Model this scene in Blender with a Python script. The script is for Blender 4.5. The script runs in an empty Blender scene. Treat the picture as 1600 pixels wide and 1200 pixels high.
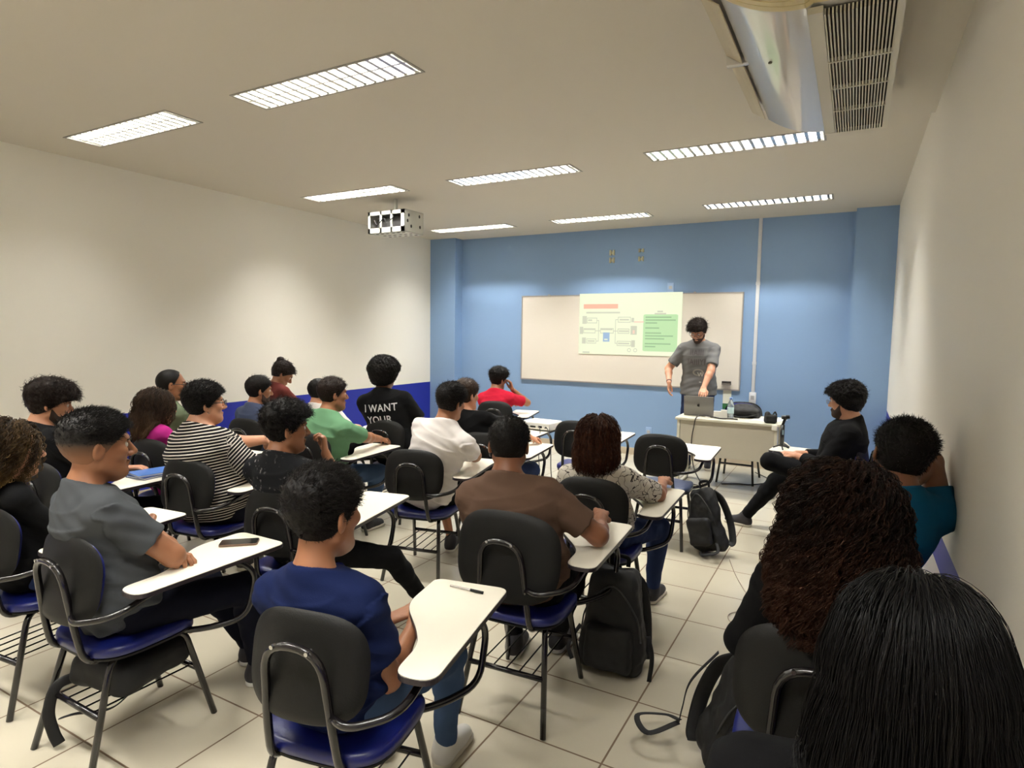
import bpy, bmesh, math, random
import numpy as np
from mathutils import Matrix, Vector
random.seed(7)
rng = np.random.default_rng(11)
sc = bpy.context.scene
COL = sc.collection

# ------------------------------------------------------------------ camera
F, YAW, PIT, ROL, EZ = 961.4, .5063, .0837, .0141, 1.635
fw = Vector((-math.sin(YAW)*math.cos(PIT), math.cos(YAW)*math.cos(PIT), -math.sin(PIT)))
rt0 = Vector((math.cos(YAW), math.sin(YAW), 0)); up0 = rt0.cross(fw)
rt = math.cos(ROL)*rt0 + math.sin(ROL)*up0
up = -math.sin(ROL)*rt0 + math.cos(ROL)*up0
cam = bpy.data.cameras.new('camera'); cam.sensor_width = 36; cam.lens = F/1600*36
cam.clip_start = .05
cam_ob = bpy.data.objects.new('camera', cam); COL.objects.link(cam_ob)
M = Matrix((rt, up, -fw)).transposed().to_4x4(); M.translation = (0, 0, EZ)
cam_ob.matrix_world = M
sc.camera = cam_ob

# ------------------------------------------------------------------ light and exposure
w = bpy.data.worlds.new('world'); sc.world = w; w.use_nodes = True
w.node_tree.nodes['Background'].inputs[0].default_value = (1, .95, .88, 1)
w.node_tree.nodes['Background'].inputs[1].default_value = .02
sc.view_settings.view_transform = 'Standard'
sc.view_settings.look = 'None'
sc.view_settings.exposure = 0.14
sc.view_settings.gamma = 1
sc.view_settings.use_curve_mapping = False
sc.cycles.use_denoising = True
sc.cycles.max_bounces = 6
sc.cycles.diffuse_bounces = 4
LAMP_W = 84.0
LAMP_COL = (1.0, .98, .925)
XL, XR, YF, YB, H = -5.848, .346, 8.066, -2.6, 3.05
LAMPS = [(-4.65, 2.65), (-2.77, 2.68), (-4.65, 4.92), (-2.80, 4.99), (-.89, 4.95),
         (-4.68, 7.24), (-2.82, 7.26), (-.90, 7.12), (-4.65, .35), (-2.77, .35), (-.9, .35), (-4.65,-1.9), (-.9,-1.9)]
LW, LD = 1.25, .25

# ------------------------------------------------------------------ materials
def srgb(r, g, b):
    f = lambda c: (c/12.92 if c <= .04045 else ((c+.055)/1.055)**2.4)
    return (f(r/255), f(g/255), f(b/255), 1)
MATS = {}
def mat(name, col=(128, 128, 128), rough=.6, metal=0, noise=None, bump=None, emit=0, coat=0, trans=0, alpha=1, sheen=0):
    """noise = (scale, amount 0..1): slow variation of the colour; bump = (scale, strength)"""
    if name in MATS: return MATS[name]
    m = bpy.data.materials.new(name); m.use_nodes = True
    nt = m.node_tree; b = nt.nodes['Principled BSDF']; c = srgb(*col)
    b.inputs['Base Color'].default_value = c
    b.inputs['Roughness'].default_value = rough; b.inputs['Metallic'].default_value = metal
    b.inputs['Coat Weight'].default_value = coat
    b.inputs['Sheen Weight'].default_value = sheen
    b.inputs['Transmission Weight'].default_value = trans; b.inputs['Alpha'].default_value = alpha
    if emit:
        b.inputs['Emission Color'].default_value = c; b.inputs['Emission Strength'].default_value = emit
    if noise or bump:
        tc = nt.nodes.new('ShaderNodeTexCoord')
    if noise:
        n = nt.nodes.new('ShaderNodeTexNoise'); n.inputs['Scale'].default_value = noise[0]; n.inputs['Detail'].default_value = 4
        nt.links.new(tc.outputs['Object'], n.inputs['Vector'])
        r = nt.nodes.new('ShaderNodeMix'); r.data_type = 'RGBA'
        r.inputs[6].default_value = tuple(x*(1-noise[1]) for x in c[:3])+(1,)
        r.inputs[7].default_value = tuple(min(1, x*(1+noise[1])) for x in c[:3])+(1,)
        nt.links.new(n.outputs[0], r.inputs[0]); nt.links.new(r.outputs[2], b.inputs['Base Color'])
    if bump:
        n2 = nt.nodes.new('ShaderNodeTexNoise'); n2.inputs['Scale'].default_value = bump[0]; n2.inputs['Detail'].default_value = 3
        nt.links.new(tc.outputs['Object'], n2.inputs['Vector'])
        bp = nt.nodes.new('ShaderNodeBump'); bp.inputs['Strength'].default_value = bump[1]; bp.inputs['Distance'].default_value = .002
        nt.links.new(n2.outputs[0], bp.inputs['Height']); nt.links.new(bp.outputs[0], b.inputs['Normal'])
    MATS[name] = m
    return m
def N(m, t, **kw):
    n = m.node_tree.nodes.new(t)
    for k, v in kw.items(): setattr(n, k, v)
    return n

def wall_mat(name, stripe):
    m = mat(name, (234, 230, 220), .55, bump=(60, .15))
    nt = m.node_tree; b = nt.nodes['Principled BSDF']
    if stripe:
        g = N(m, 'ShaderNodeNewGeometry'); s = N(m, 'ShaderNodeSeparateXYZ'); l = N(m, 'ShaderNodeMath', operation='LESS_THAN')
        l.inputs[1].default_value = .8405
        mx = N(m, 'ShaderNodeMix', data_type='RGBA'); mx.inputs[6].default_value = srgb(234, 230, 220); mx.inputs[7].default_value = srgb(24, 38, 150)
        nt.links.new(g.outputs['Position'], s.inputs[0]); nt.links.new(s.outputs[2], l.inputs[0])
        nt.links.new(l.outputs[0], mx.inputs[0]); nt.links.new(mx.outputs[2], b.inputs['Base Color'])
    return m
WALL_S = wall_mat('painted white wall with blue dado', True)
WALL_P = wall_mat('painted white wall', False)
CEIL = mat('painted ceiling', (204, 197, 183), .7, bump=(50, .1))
BLUEW = mat('light blue wall paint', (130, 160, 198), .5, bump=(60, .12), noise=(.8, .03))
BLACKP = mat('black plastic', (12, 12, 11), .55, bump=(300, .25)); BLACKP.node_tree.nodes['Principled BSDF'].inputs['Specular IOR Level'].default_value = .28
BLACKM = mat('black enamelled tube', (20, 17, 19), .22, coat=.3)
SEATB = mat('blue vinyl', (17, 26, 94), .33, bump=(120, .12))
SEATG = mat('grey blue vinyl', (52, 62, 92), .4, bump=(120, .12))
LAMIN = mat('white laminate', (234, 228, 212), .32, noise=(9, .02))
EDGE = mat('dark edge band', (38, 30, 36), .4)
STEEL = mat('steel', (190, 190, 190), .25, metal=1)
WHITEP = mat('white plastic', (226, 224, 216), .4)
BAGB = mat('black nylon', (10, 10, 12), .7, bump=(500, .4))

def floor_mat():
    m = mat('glazed floor tiles', (206, 196, 176), .22)
    nt = m.node_tree; b = nt.nodes['Principled BSDF']
    g = N(m, 'ShaderNodeNewGeometry'); mp = N(m, 'ShaderNodeMapping')
    mp.inputs['Location'].default_value = (.76+.455*20, -2.57+.455*20, 0)
    nt.links.new(g.outputs['Position'], mp.inputs[0])
    br = N(m, 'ShaderNodeTexBrick'); br.offset = 0; br.inputs['Scale'].default_value = 1
    br.inputs['Brick Width'].default_value = .455; br.inputs['Row Height'].default_value = .455
    br.inputs['Mortar Size'].default_value = .0042; br.inputs['Mortar Smooth'].default_value = .1; br.inputs['Bias'].default_value = 0
    br.inputs['Color1'].default_value = srgb(196, 188, 168); br.inputs['Color2'].default_value = srgb(191, 183, 163)
    br.inputs['Mortar'].default_value = srgb(112, 92, 72)
    nt.links.new(mp.outputs[0], br.inputs[0])
    n = N(m, 'ShaderNodeTexNoise'); n.inputs['Scale'].default_value = 2.5; n.inputs['Detail'].default_value = 6
    nt.links.new(g.outputs['Position'], n.inputs['Vector'])
    mr = N(m, 'ShaderNodeMapRange'); mr.inputs[3].default_value = .9; mr.inputs[4].default_value = 1.06
    nt.links.new(n.outputs[0], mr.inputs[0])
    mx = N(m, 'ShaderNodeMix', data_type='RGBA', blend_type='MULTIPLY'); mx.inputs[0].default_value = 1
    nt.links.new(br.outputs['Color'], mx.inputs[6]); nt.links.new(mr.outputs[0], mx.inputs[7]); nt.links.new(mx.outputs[2], b.inputs['Base Color'])
    bp = N(m, 'ShaderNodeBump', invert=True); bp.inputs['Strength'].default_value = .5; bp.inputs['Distance'].default_value = .002
    nt.links.new(br.outputs['Fac'], bp.inputs['Height']); nt.links.new(bp.outputs[0], b.inputs['Normal'])
    mr2 = N(m, 'ShaderNodeMapRange'); mr2.inputs[3].default_value = .2; mr2.inputs[4].default_value = .8
    nt.links.new(br.outputs['Fac'], mr2.inputs[0]); nt.links.new(mr2.outputs[0], b.inputs['Roughness'])
    return m
FLOOR = floor_mat()

# ------------------------------------------------------------------ mesh helpers
def link(name, me, parent=None, m=None, smooth=False):
    ob = bpy.data.objects.new(name, me); COL.objects.link(ob)
    if m is not None: me.materials.append(m)
    if smooth: me.shade_smooth()
    if parent is not None: ob.parent = parent
    return ob
def raw_mesh(name, V, Fc):
    """V (n,3) array, Fc list of lists or (m,k) array"""
    me = bpy.data.meshes.new(name)
    if isinstance(Fc, np.ndarray):
        V = np.ascontiguousarray(V, dtype=np.float32); k = Fc.shape[1]
        me.vertices.add(len(V)); me.vertices.foreach_set('co', V.ravel())
        me.loops.add(Fc.size); me.loops.foreach_set('vertex_index', np.ascontiguousarray(Fc, dtype=np.int32).ravel())
        me.polygons.add(len(Fc)); me.polygons.foreach_set('loop_start', np.arange(0, Fc.size, k, dtype=np.int32))
        me.update(calc_edges=True)
    else:
        me.from_pydata([tuple(map(float, v)) for v in V], [], Fc); me.update()
    return me
class MB:
    def __init__(s): s.v = []; s.f = []
    def add(s, V, Fc):
        o = len(s.v); s.v += [tuple(map(float, v)) for v in V]; s.f += [[i+o for i in f] for f in Fc]; return s
    def box(s, x0, x1, y0, y1, z0, z1, R=None, c=None):
        V = [(x, y, z) for z in (z0, z1) for y in (y0, y1) for x in (x0, x1)]
        if R is not None: V = [tuple(R @ (Vector(v)-Vector(c)) + Vector(c)) for v in V]
        return s.add(V, [[0, 2, 3, 1], [4, 5, 7, 6], [0, 1, 5, 4], [2, 6, 7, 3], [0, 4, 6, 2], [1, 3, 7, 5]])
    def prism(s, out, z0, z1, axis='z'):
        n = len(out); P = {'z': lambda a, b, c: (a, b, c), 'y': lambda a, b, c: (a, c, b), 'x': lambda a, b, c: (c, a, b)}[axis]
        V = [P(a, b, z0) for a, b in out] + [P(a, b, z1) for a, b in out]
        Fc = [list(range(n))[::-1], list(range(n, 2*n))] + [[i, (i+1) % n, n+(i+1) % n, n+i] for i in range(n)]
        return s.add(V, Fc)
    def tube(s, pts, r, n=10, fillet=0, flat=None, cap=True):
        pts = [Vector(p) for p in pts]
        if fillet: pts = fillet_path(pts, fillet)
        T = []
        for i in range(len(pts)):
            a = pts[max(i-1, 0)]; b = pts[min(i+1, len(pts)-1)]; T.append((b-a).normalized())
        u = T[0].orthogonal().normalized() if flat is None else (Vector(flat)-Vector(flat).dot(T[0])*T[0]).normalized()
        V = []; rr = r if isinstance(r, (list, tuple)) else None
        for i, (p, t) in enumerate(zip(pts, T)):
            u = (u-u.dot(t)*t).normalized(); v = t.cross(u)
            ra, rb = (r[0], r[1]) if rr else (r, r)
            for k in range(n):
                a = 2*math.pi*k/n; V.append(p+u*ra*math.cos(a)+v*rb*math.sin(a))
        Fc = [[i*n+k, i*n+(k+1) % n, (i+1)*n+(k+1) % n, (i+1)*n+k] for i in range(len(pts)-1) for k in range(n)]
        if cap: Fc += [list(range(n))[::-1], [(len(pts)-1)*n+k for k in range(n)]]
        return s.add(V, Fc)
    def lathe(s, prof, c=(0, 0, 0), n=24):
        V = [(c[0]+r*math.cos(2*math.pi*k/n), c[1]+r*math.sin(2*math.pi*k/n), c[2]+z) for r, z in prof for k in range(n)]
        m_ = len(prof)
        Fc = [[i*n+k, i*n+(k+1) % n, (i+1)*n+(k+1) % n, (i+1)*n+k] for i in range(m_-1) for k in range(n)]
        Fc += [list(range(n))[::-1], [(m_-1)*n+k for k in range(n)]]
        return s.add(V, Fc)
    def build(s, name, m, parent=None, smooth=False, bevel=0, seg=2, auto=False):
        me = raw_mesh(name, s.v, s.f)
        ob = link(name, me, parent, m, smooth)
        if bevel:
            b = ob.modifiers.new('bevel', 'BEVEL'); b.width = bevel; b.segments = seg; b.limit_method = 'ANGLE'; b.angle_limit = math.radians(40)
            me.shade_smooth(); b.harden_normals = False
        if auto:
            me.shade_smooth()
            try: me.set_sharp_from_angle(angle=math.radians(40))
            except Exception: pass
        return ob
def fillet_path(pts, r, seg=6):
    out = [pts[0]]
    for i in range(1, len(pts)-1):
        a, b, c = pts[i-1], pts[i], pts[i+1]
        d1 = (a-b); d2 = (c-b); l = min(r, d1.length*.49, d2.length*.49)
        p0 = b+d1.normalized()*l; p1 = b+d2.normalized()*l
        for k in range(seg+1):
            t = k/seg; out.append(p0*(1-t)**2+b*2*t*(1-t)+p1*t*t)
    out.append(pts[-1]); return out
def catmull(pts, seg=8):
    P = [Vector(p) for p in pts]; P = [P[0]*2-P[1]]+P+[P[-1]*2-P[-2]]; out = []
    for i in range(1, len(P)-2):
        for k in range(seg):
            t = k/seg; a, b, c, d = P[i-1:i+3]
            out.append(.5*((2*b)+(c-a)*t+(2*a-5*b+4*c-d)*t*t+(3*b-a-3*c+d)*t**3))
    out.append(P[-2]); return out
def empty(name, loc=(0, 0, 0), rz=0, label=None, cat=None, group=None, parent=None):
    o = bpy.data.objects.new(name, None); COL.objects.link(o); o.location = loc; o.rotation_euler = (0, 0, rz)
    o.empty_display_size = .1
    tag(o, label, cat, group)
    if parent: o.parent = parent
    return o
def tag(o, label=None, cat=None, group=None, kind=None):
    if label: o['label'] = label
    if cat: o['category'] = cat
    if group: o['group'] = group
    if kind: o['kind'] = kind
    return o
def struct(name, mb, m, **k):
    o = mb.build(name, m, **k); o['kind'] = 'structure'; return o
def copy_tree(o, parent=None):
    c = o.copy(); COL.objects.link(c)
    if parent is not None: c.parent = parent
    for ch in list(o.children): copy_tree(ch, c)
    return c
def rrect(x0, x1, y0, y1, r, n=5):
    out = []
    for cx, cy, a0 in ((x1-r, y0+r, -90), (x1-r, y1-r, 0), (x0+r, y1-r, 90), (x0+r, y0+r, 180)):
        for k in range(n+1):
            a = math.radians(a0+90*k/n); out.append((cx+r*math.cos(a), cy+r*math.sin(a)))
    return out

# ------------------------------------------------------------------ room
T = .12
struct('floor', MB().box(XL-T, XR+T, YB-T, YF+T, -.1, 0), FLOOR)
# ceiling slab with an opening for every recessed light
xs = sorted({XL-T, XR+T} | {x+s*LW/2 for x, _ in LAMPS for s in (-1, 1)}); ys = sorted({YB-T, YF+T} | {y+s*LD/2 for _, y in LAMPS for s in (-1, 1)})
cb = MB()
for i in range(len(xs)-1):
    for j in range(len(ys)-1):
        mx_, my_ = (xs[i]+xs[i+1])/2, (ys[j]+ys[j+1])/2
        if any(abs(mx_-x) < LW/2 and abs(my_-y) < LD/2 for x, y in LAMPS): continue
        cb.add([(xs[i], ys[j], H), (xs[i], ys[j+1], H), (xs[i+1], ys[j+1], H), (xs[i+1], ys[j], H)], [[0, 1, 2, 3]])
struct('ceiling', cb, CEIL)
struct('wall_left', MB().box(XL-T, XL, YB-T, YF+T, 0, H), WALL_S)
struct('wall_right', MB().box(XR, XR+T, YB-T, YF+T, 0, H), WALL_S)
struct('wall_back', MB().box(XL, XR, YB-T, YB, 0, H), WALL_P)
fr = MB().box(XL, XR, YF, YF+T, 0, H)
struct('wall_front', fr, BLUEW)
struct('trim_1', MB().box(XL, -5.38, 7.868, YF, 0, H), BLUEW)      # column left of the board wall
struct('trim_2', MB().box(-.055, XR, 7.868, YF, 0, H), BLUEW)      # column right
BASET = mat('baseboard tile', (190, 176, 154), .3, noise=(3, .04))
def baseboard(name, x0, x1, y0, y1, ax):
    mb = MB(); a0, a1 = (x0, x1) if ax == 'x' else (y0, y1); a = a0
    while a < a1-.01:
        b_ = min(a+.455, a1)
        if ax == 'x': mb.box(a+.001, b_-.001, y0, y1, 0, .09)
        else: mb.box(x0, x1, a+.001, b_-.001, 0, .09)
        a += .455
    struct(name, mb, BASET)
baseboard('baseboard_front', -5.38, -.055, YF-.01, YF, 'x')
baseboard('baseboard_left', XL, XL+.01, YB, 7.868, 'y')
baseboard('baseboard_right', XR-.01, XR, YB, 7.868, 'y')
struct('trim_3', MB().box(.06, XR, YB, 4.5, 2.97, H), CEIL)       # dropped strip of ceiling beside the air conditioner

# ------------------------------------------------------------------ recessed lights
REFL = mat('bright reflector', (235, 235, 228), .18, metal=.85)
LOUV = mat('louver aluminium', (215, 215, 212), .2, metal=.95)
TUBEM = mat('fluorescent tube', (255, 250, 238), .4, emit=6)
FRAMEM = mat('light frame', (150, 146, 138), .4)
def ceiling_light():
    r = empty('ceiling_light')
    hx, hy = LW/2, LD/2; d = .105
    MB().add([(-hx, -hy, 0), (hx, -hy, 0), (hx, hy, 0), (-hx, hy, 0), (-hx, -hy, d), (hx, -hy, d), (hx, hy, d), (-hx, hy, d)],
             [[0, 1, 5, 4], [1, 2, 6, 5], [2, 3, 7, 6], [3, 0, 4, 7], [4, 5, 6, 7]]).build('reflector', REFL, r)
    f = MB(); t = .012
    f.box(-hx-t, hx+t, -hy-t, -hy+.004, -.004, .006).box(-hx-t, hx+t, hy-.004, hy+t, -.004, .006)
    f.box(-hx-t, -hx+.004, -hy, hy, -.004, .006).box(hx-.004, hx+t, -hy, hy, -.004, .006)
    f.build('frame', FRAMEM, r)
    for s in (-1, 1):
        MB().tube([(-hx+.03, s*.062, .062), (hx-.03, s*.062, .062)], .013, 12).build('tube', TUBEM, r, smooth=True)
    l = MB()
    l.box(-hx+.004, hx-.004, -.006, .006, .002, .058)
    for k in range(17):
        x = -hx+LW*(k+.5)/17
        for y0, y1 in ((-hy+.004, -.004), (.004, hy-.004)):
            l.add([(x-.012, y0, .002), (x+.012, y0, .002), (x+.001, y0, .058), (x-.001, y0, .058),
                   (x-.012, y1, .002), (x+.012, y1, .002), (x+.001, y1, .058), (x-.001, y1, .058)],
                  [[0, 1, 2, 3], [7, 6, 5, 4], [0, 4, 5, 1], [1, 5, 6, 2], [2, 6, 7, 3], [3, 7, 4, 0]])
    l.build('louver', LOUV, r)
    return r
ll = bpy.data.lights.new('lamp_glow', 'AREA'); ll.shape = 'RECTANGLE'; ll.size = LW-.06; ll.size_y = LD-.05
ll.energy = LAMP_W; ll.color = LAMP_COL
ll.use_nodes = True                                   # photometric distribution of a parabolic louver: strong to about 45 degrees, then cut off
lt = ll.node_tree; em = lt.nodes['Emission']
ge = lt.nodes.new('ShaderNodeNewGeometry'); dt = lt.nodes.new('ShaderNodeVectorMath'); dt.operation = 'DOT_PRODUCT'
ab = lt.nodes.new('ShaderNodeMath'); ab.operation = 'ABSOLUTE'; cut = lt.nodes.new('ShaderNodeMapRange'); cut.interpolation_type = 'SMOOTHSTEP'
cut.inputs[1].default_value = math.cos(math.radians(50)); cut.inputs[2].default_value = math.cos(math.radians(42))
pw = lt.nodes.new('ShaderNodeMath'); pw.operation = 'POWER'; pw.inputs[1].default_value = -2.2
mu = lt.nodes.new('ShaderNodeMath'); mu.operation = 'MULTIPLY'; mxx = lt.nodes.new('ShaderNodeMath'); mxx.operation = 'MAXIMUM'; mxx.inputs[1].default_value = .2
lt.links.new(ge.outputs['Incoming'], dt.inputs[0]); lt.links.new(ge.outputs['Normal'], dt.inputs[1]); lt.links.new(dt.outputs['Value'], ab.inputs[0])
lt.links.new(ab.outputs[0], cut.inputs[0]); lt.links.new(ab.outputs[0], mxx.inputs[0]); lt.links.new(mxx.outputs[0], pw.inputs[0])
lt.links.new(cut.outputs[0], mu.inputs[0]); lt.links.new(pw.outputs[0], mu.inputs[1]); lt.links.new(mu.outputs[0], em.inputs['Strength'])
LAMP_LABELS = ['large recessed louvered ceiling light nearest the left wall', 'largest recessed louvered ceiling light, left of the picture middle',
 'recessed louvered ceiling light just above the caged projector', 'recessed louvered ceiling light in the middle of the ceiling',
 'recessed louvered ceiling light partly hidden behind the air conditioner', 'recessed louvered ceiling light beside the left end of the blue wall',
 'recessed louvered ceiling light above the whiteboard, near the blue wall', 'recessed louvered ceiling light nearest the right column of the blue wall']
lp = ceiling_light()
for i, (x, y) in enumerate(LAMPS):
    o = lp if i == 0 else copy_tree(lp)
    o.location = (x, y, H)
    tag(o, LAMP_LABELS[i] if i < 8 else 'recessed ceiling light behind the viewpoint, '+['nearest the left wall', 'near the middle', 'nearest the right wall', 'far back at the left', 'far back at the right'][i-8], 'ceiling light', 'recessed ceiling lights' if i < 8 else 'recessed lights behind the viewpoint')
    lo = bpy.data.objects.new('lamp_glow', ll); COL.objects.link(lo); lo.location = (0, 0, .088); lo.parent = o


# ------------------------------------------------------------------ air conditioner
ACW = mat('glossy off-white casing', (206, 203, 196), .12, coat=.6)
ACY = mat('yellowed end cap', (205, 188, 138), .4)
ACG = mat('air conditioner grille plastic', (204, 198, 180), .45)
ACD = mat('dark filter mesh', (70, 64, 54), .9)
ACS = mat('air outlet blade', (190, 178, 150), .5)
ac = empty('air_conditioner', (0, 0, 2.8), 0, 'long off-white ceiling mounted air conditioner with a slatted intake grille near the right wall', 'air conditioner')
def sweep_y(prof, y0, y1):
    n = len(prof); return [(x, y0, z) for x, z in prof]+[(x, y1, z) for x, z in prof], [[i, i+1, n+i+1, n+i] for i in range(n-1)]
prof = [(-.215, .0)]
for k in range(9):
    a = k/8; prof.append((-.215-.30*a, .0+.11*a**2.1))
P2 = prof+[(-.515, .16), (-.585, .17), (-.6, .25), (.09, .25), (.09, .02), (.08, 0), (-.19, .012), (-.215, 0)]
A0, A1 = 2.34, 4.01
mb = MB(); mb.prism([(x, z) for x, z in P2[:-1]], A0+.16, A1, 'y'); mb.build('casing', ACW, ac, auto=True)
mb = MB()                                                         # rounded end cap towards the viewer
for k in range(7):
    a0, a1 = math.pi/2*k/7, math.pi/2*(k+1)/7
    ya, yb = A0+.16-.16*math.sin(a1), A0+.16-.16*math.sin(a0)
    sh = .04*(1-math.cos(a1))
    mb.prism([(-.255+(x+.255)*(1-sh*1.2), z*(1-sh)+.25*sh-.004*(1-k/7)) for x, z in P2[:-1]], ya, yb, 'y')
mb.build('end_cap', ACY, ac)
g = MB(); nb = 19
for k in range(nb):
    x = -.155+.225*k/(nb-1); g.box(x-.0028, x+.0028, A0+.2, A1-.02, -.022, .001)
for y in (2.98, 3.3, 3.62): g.box(-.16, .075, y-.006, y+.006, -.024, -.006)
g.box(-.21, -.16, A0+.18, A1, -.02, .004).box(.072, .092, A0+.18, A1, -.024, .02).box(-.21, .09, A1-.02, A1, -.022, .01)
g.build('intake_grille', ACG, ac)
MB().box(-.16, .075, A0+.2, A1-.02, -.001, .0).build('filter', ACD, ac)
for y0, y1 in ((A0+.2, 3.12), (3.16, A1-.05)):
    for k, (x, z) in enumerate(((-.545, .112), (-.578, .135))):
        R = Matrix.Rotation(math.radians(35), 3, 'Y')
        MB().box(x-.026, x+.026, y0, y1, z-.003, z+.003, R, (x, 0, z)).build('outlet_blade', ACS, ac, bevel=.002)
MB().box(-.6, -.5, 3.12, 3.16, .1, .15).build('outlet_divider', ACW, ac, bevel=.004)
MB().prism([(-.39+.008*math.cos(a*math.pi/6), 3.0+.008*math.sin(a*math.pi/6)) for a in range(12)], .028, .034).build('badge', ACD, ac)
for o in ac.children: o.location.z += 0
for yy in (A0+.35, A1-.35): MB().box(-.45, .0, yy-.02, yy+.02, .23, .25).build('mounting_bracket', FRAMEM, ac)

# ------------------------------------------------------------------ caged ceiling projector
CAGE = mat('pale painted steel cage', (206, 206, 198), .35, metal=.2)
DARKH = mat('dark cage interior', (46, 44, 44), .7)
CX, CY = -4.42, 5.32
pj = empty('ceiling_projector_cage', (CX, CY, 2.79), 0, 'white perforated steel projector cage hanging from the ceiling', 'projector cage')
cw, cd, ch = .25, .16, .115
f = MB()
f.box(-cw, cw, -cd, cd, ch-.004, ch).box(-cw, cw, -cd, cd, -ch, -ch+.004)
f.box(cw-.004, cw, -cd, cd, -ch, ch).box(-cw, -cw+.004, -cd, cd, -ch, ch).box(-cw, cw, cd-.004, cd, -ch, ch)
wx = [-cw, -cw+.03, -.085, -.06, .06, .085, cw-.05, cw]
for a, b in ((0, 1), (2, 3), (4, 5), (6, 7)): f.box(wx[a], wx[b], -cd, -cd+.006, -ch, ch)
f.box(-cw, cw, -cd, -cd+.006, ch-.04, ch).box(-cw, cw, -cd, -cd+.006, -ch, -ch+.055)
f.build('cage', CAGE, pj)
MB().box(-.17, .17, -.1, .12, -.07, .05).build('projector_body', DARKH, pj, bevel=.01)
h = MB()
for y, z in ((-.09, .06), (.09, .07), (-.05, -.05), (.1, -.04), (-.11, .0)):
    h.prism([(y+.013*math.cos(a*math.pi/6), z+.018*math.sin(a*math.pi/6)) for a in range(12)], cw, cw+.002, 'x')
for x in (-.17, -.1, -.03, .05, .12, .19):
    for y in (-.1, .02, .11): h.prism([(x+.02*math.cos(a*math.pi/6), y+.011*math.sin(a*math.pi/6)) for a in range(12)], -ch-.002, -ch)
h.build('cut_out_hole', DARKH, pj)
MB().tube([(0, 0, ch), (0, 0, .26)], .02).box(-.05, .05, -.05, .05, ch, ch+.02).build('mounting_pole', CAGE, pj)
MB().tube(catmull([(-.15, -.17, .02), (-.1, -.18, -.03), (-.02, -.175, .03), (.03, -.18, -.01), (.12, -.17, .04)]), .006, 6).build('loose_cable', BLACKP, pj)

# ------------------------------------------------------------------ front wall: whiteboard, slide, conduit, plates
WX0, WX1, WZ0, WZ1 = -4.305, -1.233, .96, 2.162
ALU = mat('aluminium board frame', (176, 170, 166), .35, metal=.4)
BOARD = mat('whiteboard surface', (224, 217, 206), .3, noise=(1.3, .03))
wb = empty('whiteboard', ((WX0+WX1)/2, YF, WZ0), 0, 'wide wall mounted whiteboard with a thin aluminium frame', 'whiteboard')
hw, hh = (WX1-WX0)/2, WZ1-WZ0
MB().box(-hw, hw, -.018, 0, 0, hh).build('board', BOARD, wb)
MB().box(-hw-.012, hw+.012, -.024, 0, -.014, .004).box(-hw-.012, hw+.012, -.024, 0, hh-.004, hh+.01).box(-hw-.012, -hw+.003, -.024, 0, 0, hh).box(hw-.003, hw+.012, -.024, 0, 0, hh).build('frame', ALU, wb)
for x in (-hw*.72, hw*.62): MB().box(x-.012, x+.012, -.027, 0, hh+.008, hh+.022).build('wall_clip', ALU, wb)
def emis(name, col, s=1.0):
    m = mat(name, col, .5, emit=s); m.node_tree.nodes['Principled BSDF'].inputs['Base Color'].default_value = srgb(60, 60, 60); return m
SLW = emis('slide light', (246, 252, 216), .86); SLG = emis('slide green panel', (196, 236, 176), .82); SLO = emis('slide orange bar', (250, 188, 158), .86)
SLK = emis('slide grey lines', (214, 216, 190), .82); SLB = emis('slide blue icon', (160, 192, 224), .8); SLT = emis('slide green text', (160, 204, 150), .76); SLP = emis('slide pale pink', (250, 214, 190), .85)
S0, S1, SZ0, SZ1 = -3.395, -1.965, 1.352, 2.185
sl = empty('projected_slide', (0, YF-.026, SZ0), 0, 'bright pale green projected slide with a diagram, over the middle of the whiteboard', 'projected slide')  # projector light imitated by self-glowing coloured sheets just off the board
def spoly(mb, u0, u1, v0, v1, lift=.001):
    """u, v: 0..1 across the slide, v down"""
    f_ = lambda u, v: (S0+(S1-S0)*u, (SZ1-SZ0)*(1-v))
    x0, z1 = f_(u0, v0); x1, z0 = f_(u1, v1); mb.add([(x0, -lift, z0), (x1, -lift, z0), (x1, -lift, z1), (x0, -lift, z1)], [[0, 1, 2, 3]])
def sline(mb, u0, v0, u1, v1, t=.006):
    spoly(mb, min(u0, u1)-t/2, max(u0, u1)+t/2, min(v0, v1)-t, max(v0, v1)+t, .0016)
def sframe(mb, u0, u1, v0, v1):
    sline(mb, u0, v0, u1, v0); sline(mb, u0, v1, u1, v1); sline(mb, u0, v0, u0, v1); sline(mb, u1, v0, u1, v1)
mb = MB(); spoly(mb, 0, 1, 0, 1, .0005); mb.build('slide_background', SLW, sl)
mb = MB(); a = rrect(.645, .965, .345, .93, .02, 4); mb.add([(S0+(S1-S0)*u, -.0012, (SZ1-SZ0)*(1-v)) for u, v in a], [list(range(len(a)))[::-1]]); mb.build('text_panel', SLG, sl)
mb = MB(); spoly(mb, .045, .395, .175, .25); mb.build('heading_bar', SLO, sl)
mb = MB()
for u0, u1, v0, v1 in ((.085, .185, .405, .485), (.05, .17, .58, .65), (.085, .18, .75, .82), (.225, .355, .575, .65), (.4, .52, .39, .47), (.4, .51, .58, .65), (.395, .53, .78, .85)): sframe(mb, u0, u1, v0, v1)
for l_ in ((.185, .445, .205, .445), (.205, .445, .205, .785), (.17, .615, .225, .615), (.18, .785, .205, .785), (.375, .43, .4, .43), (.375, .43, .375, .815), (.375, .815, .395, .815), (.355, .615, .4, .615)): sline(mb, *l_)
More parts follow.
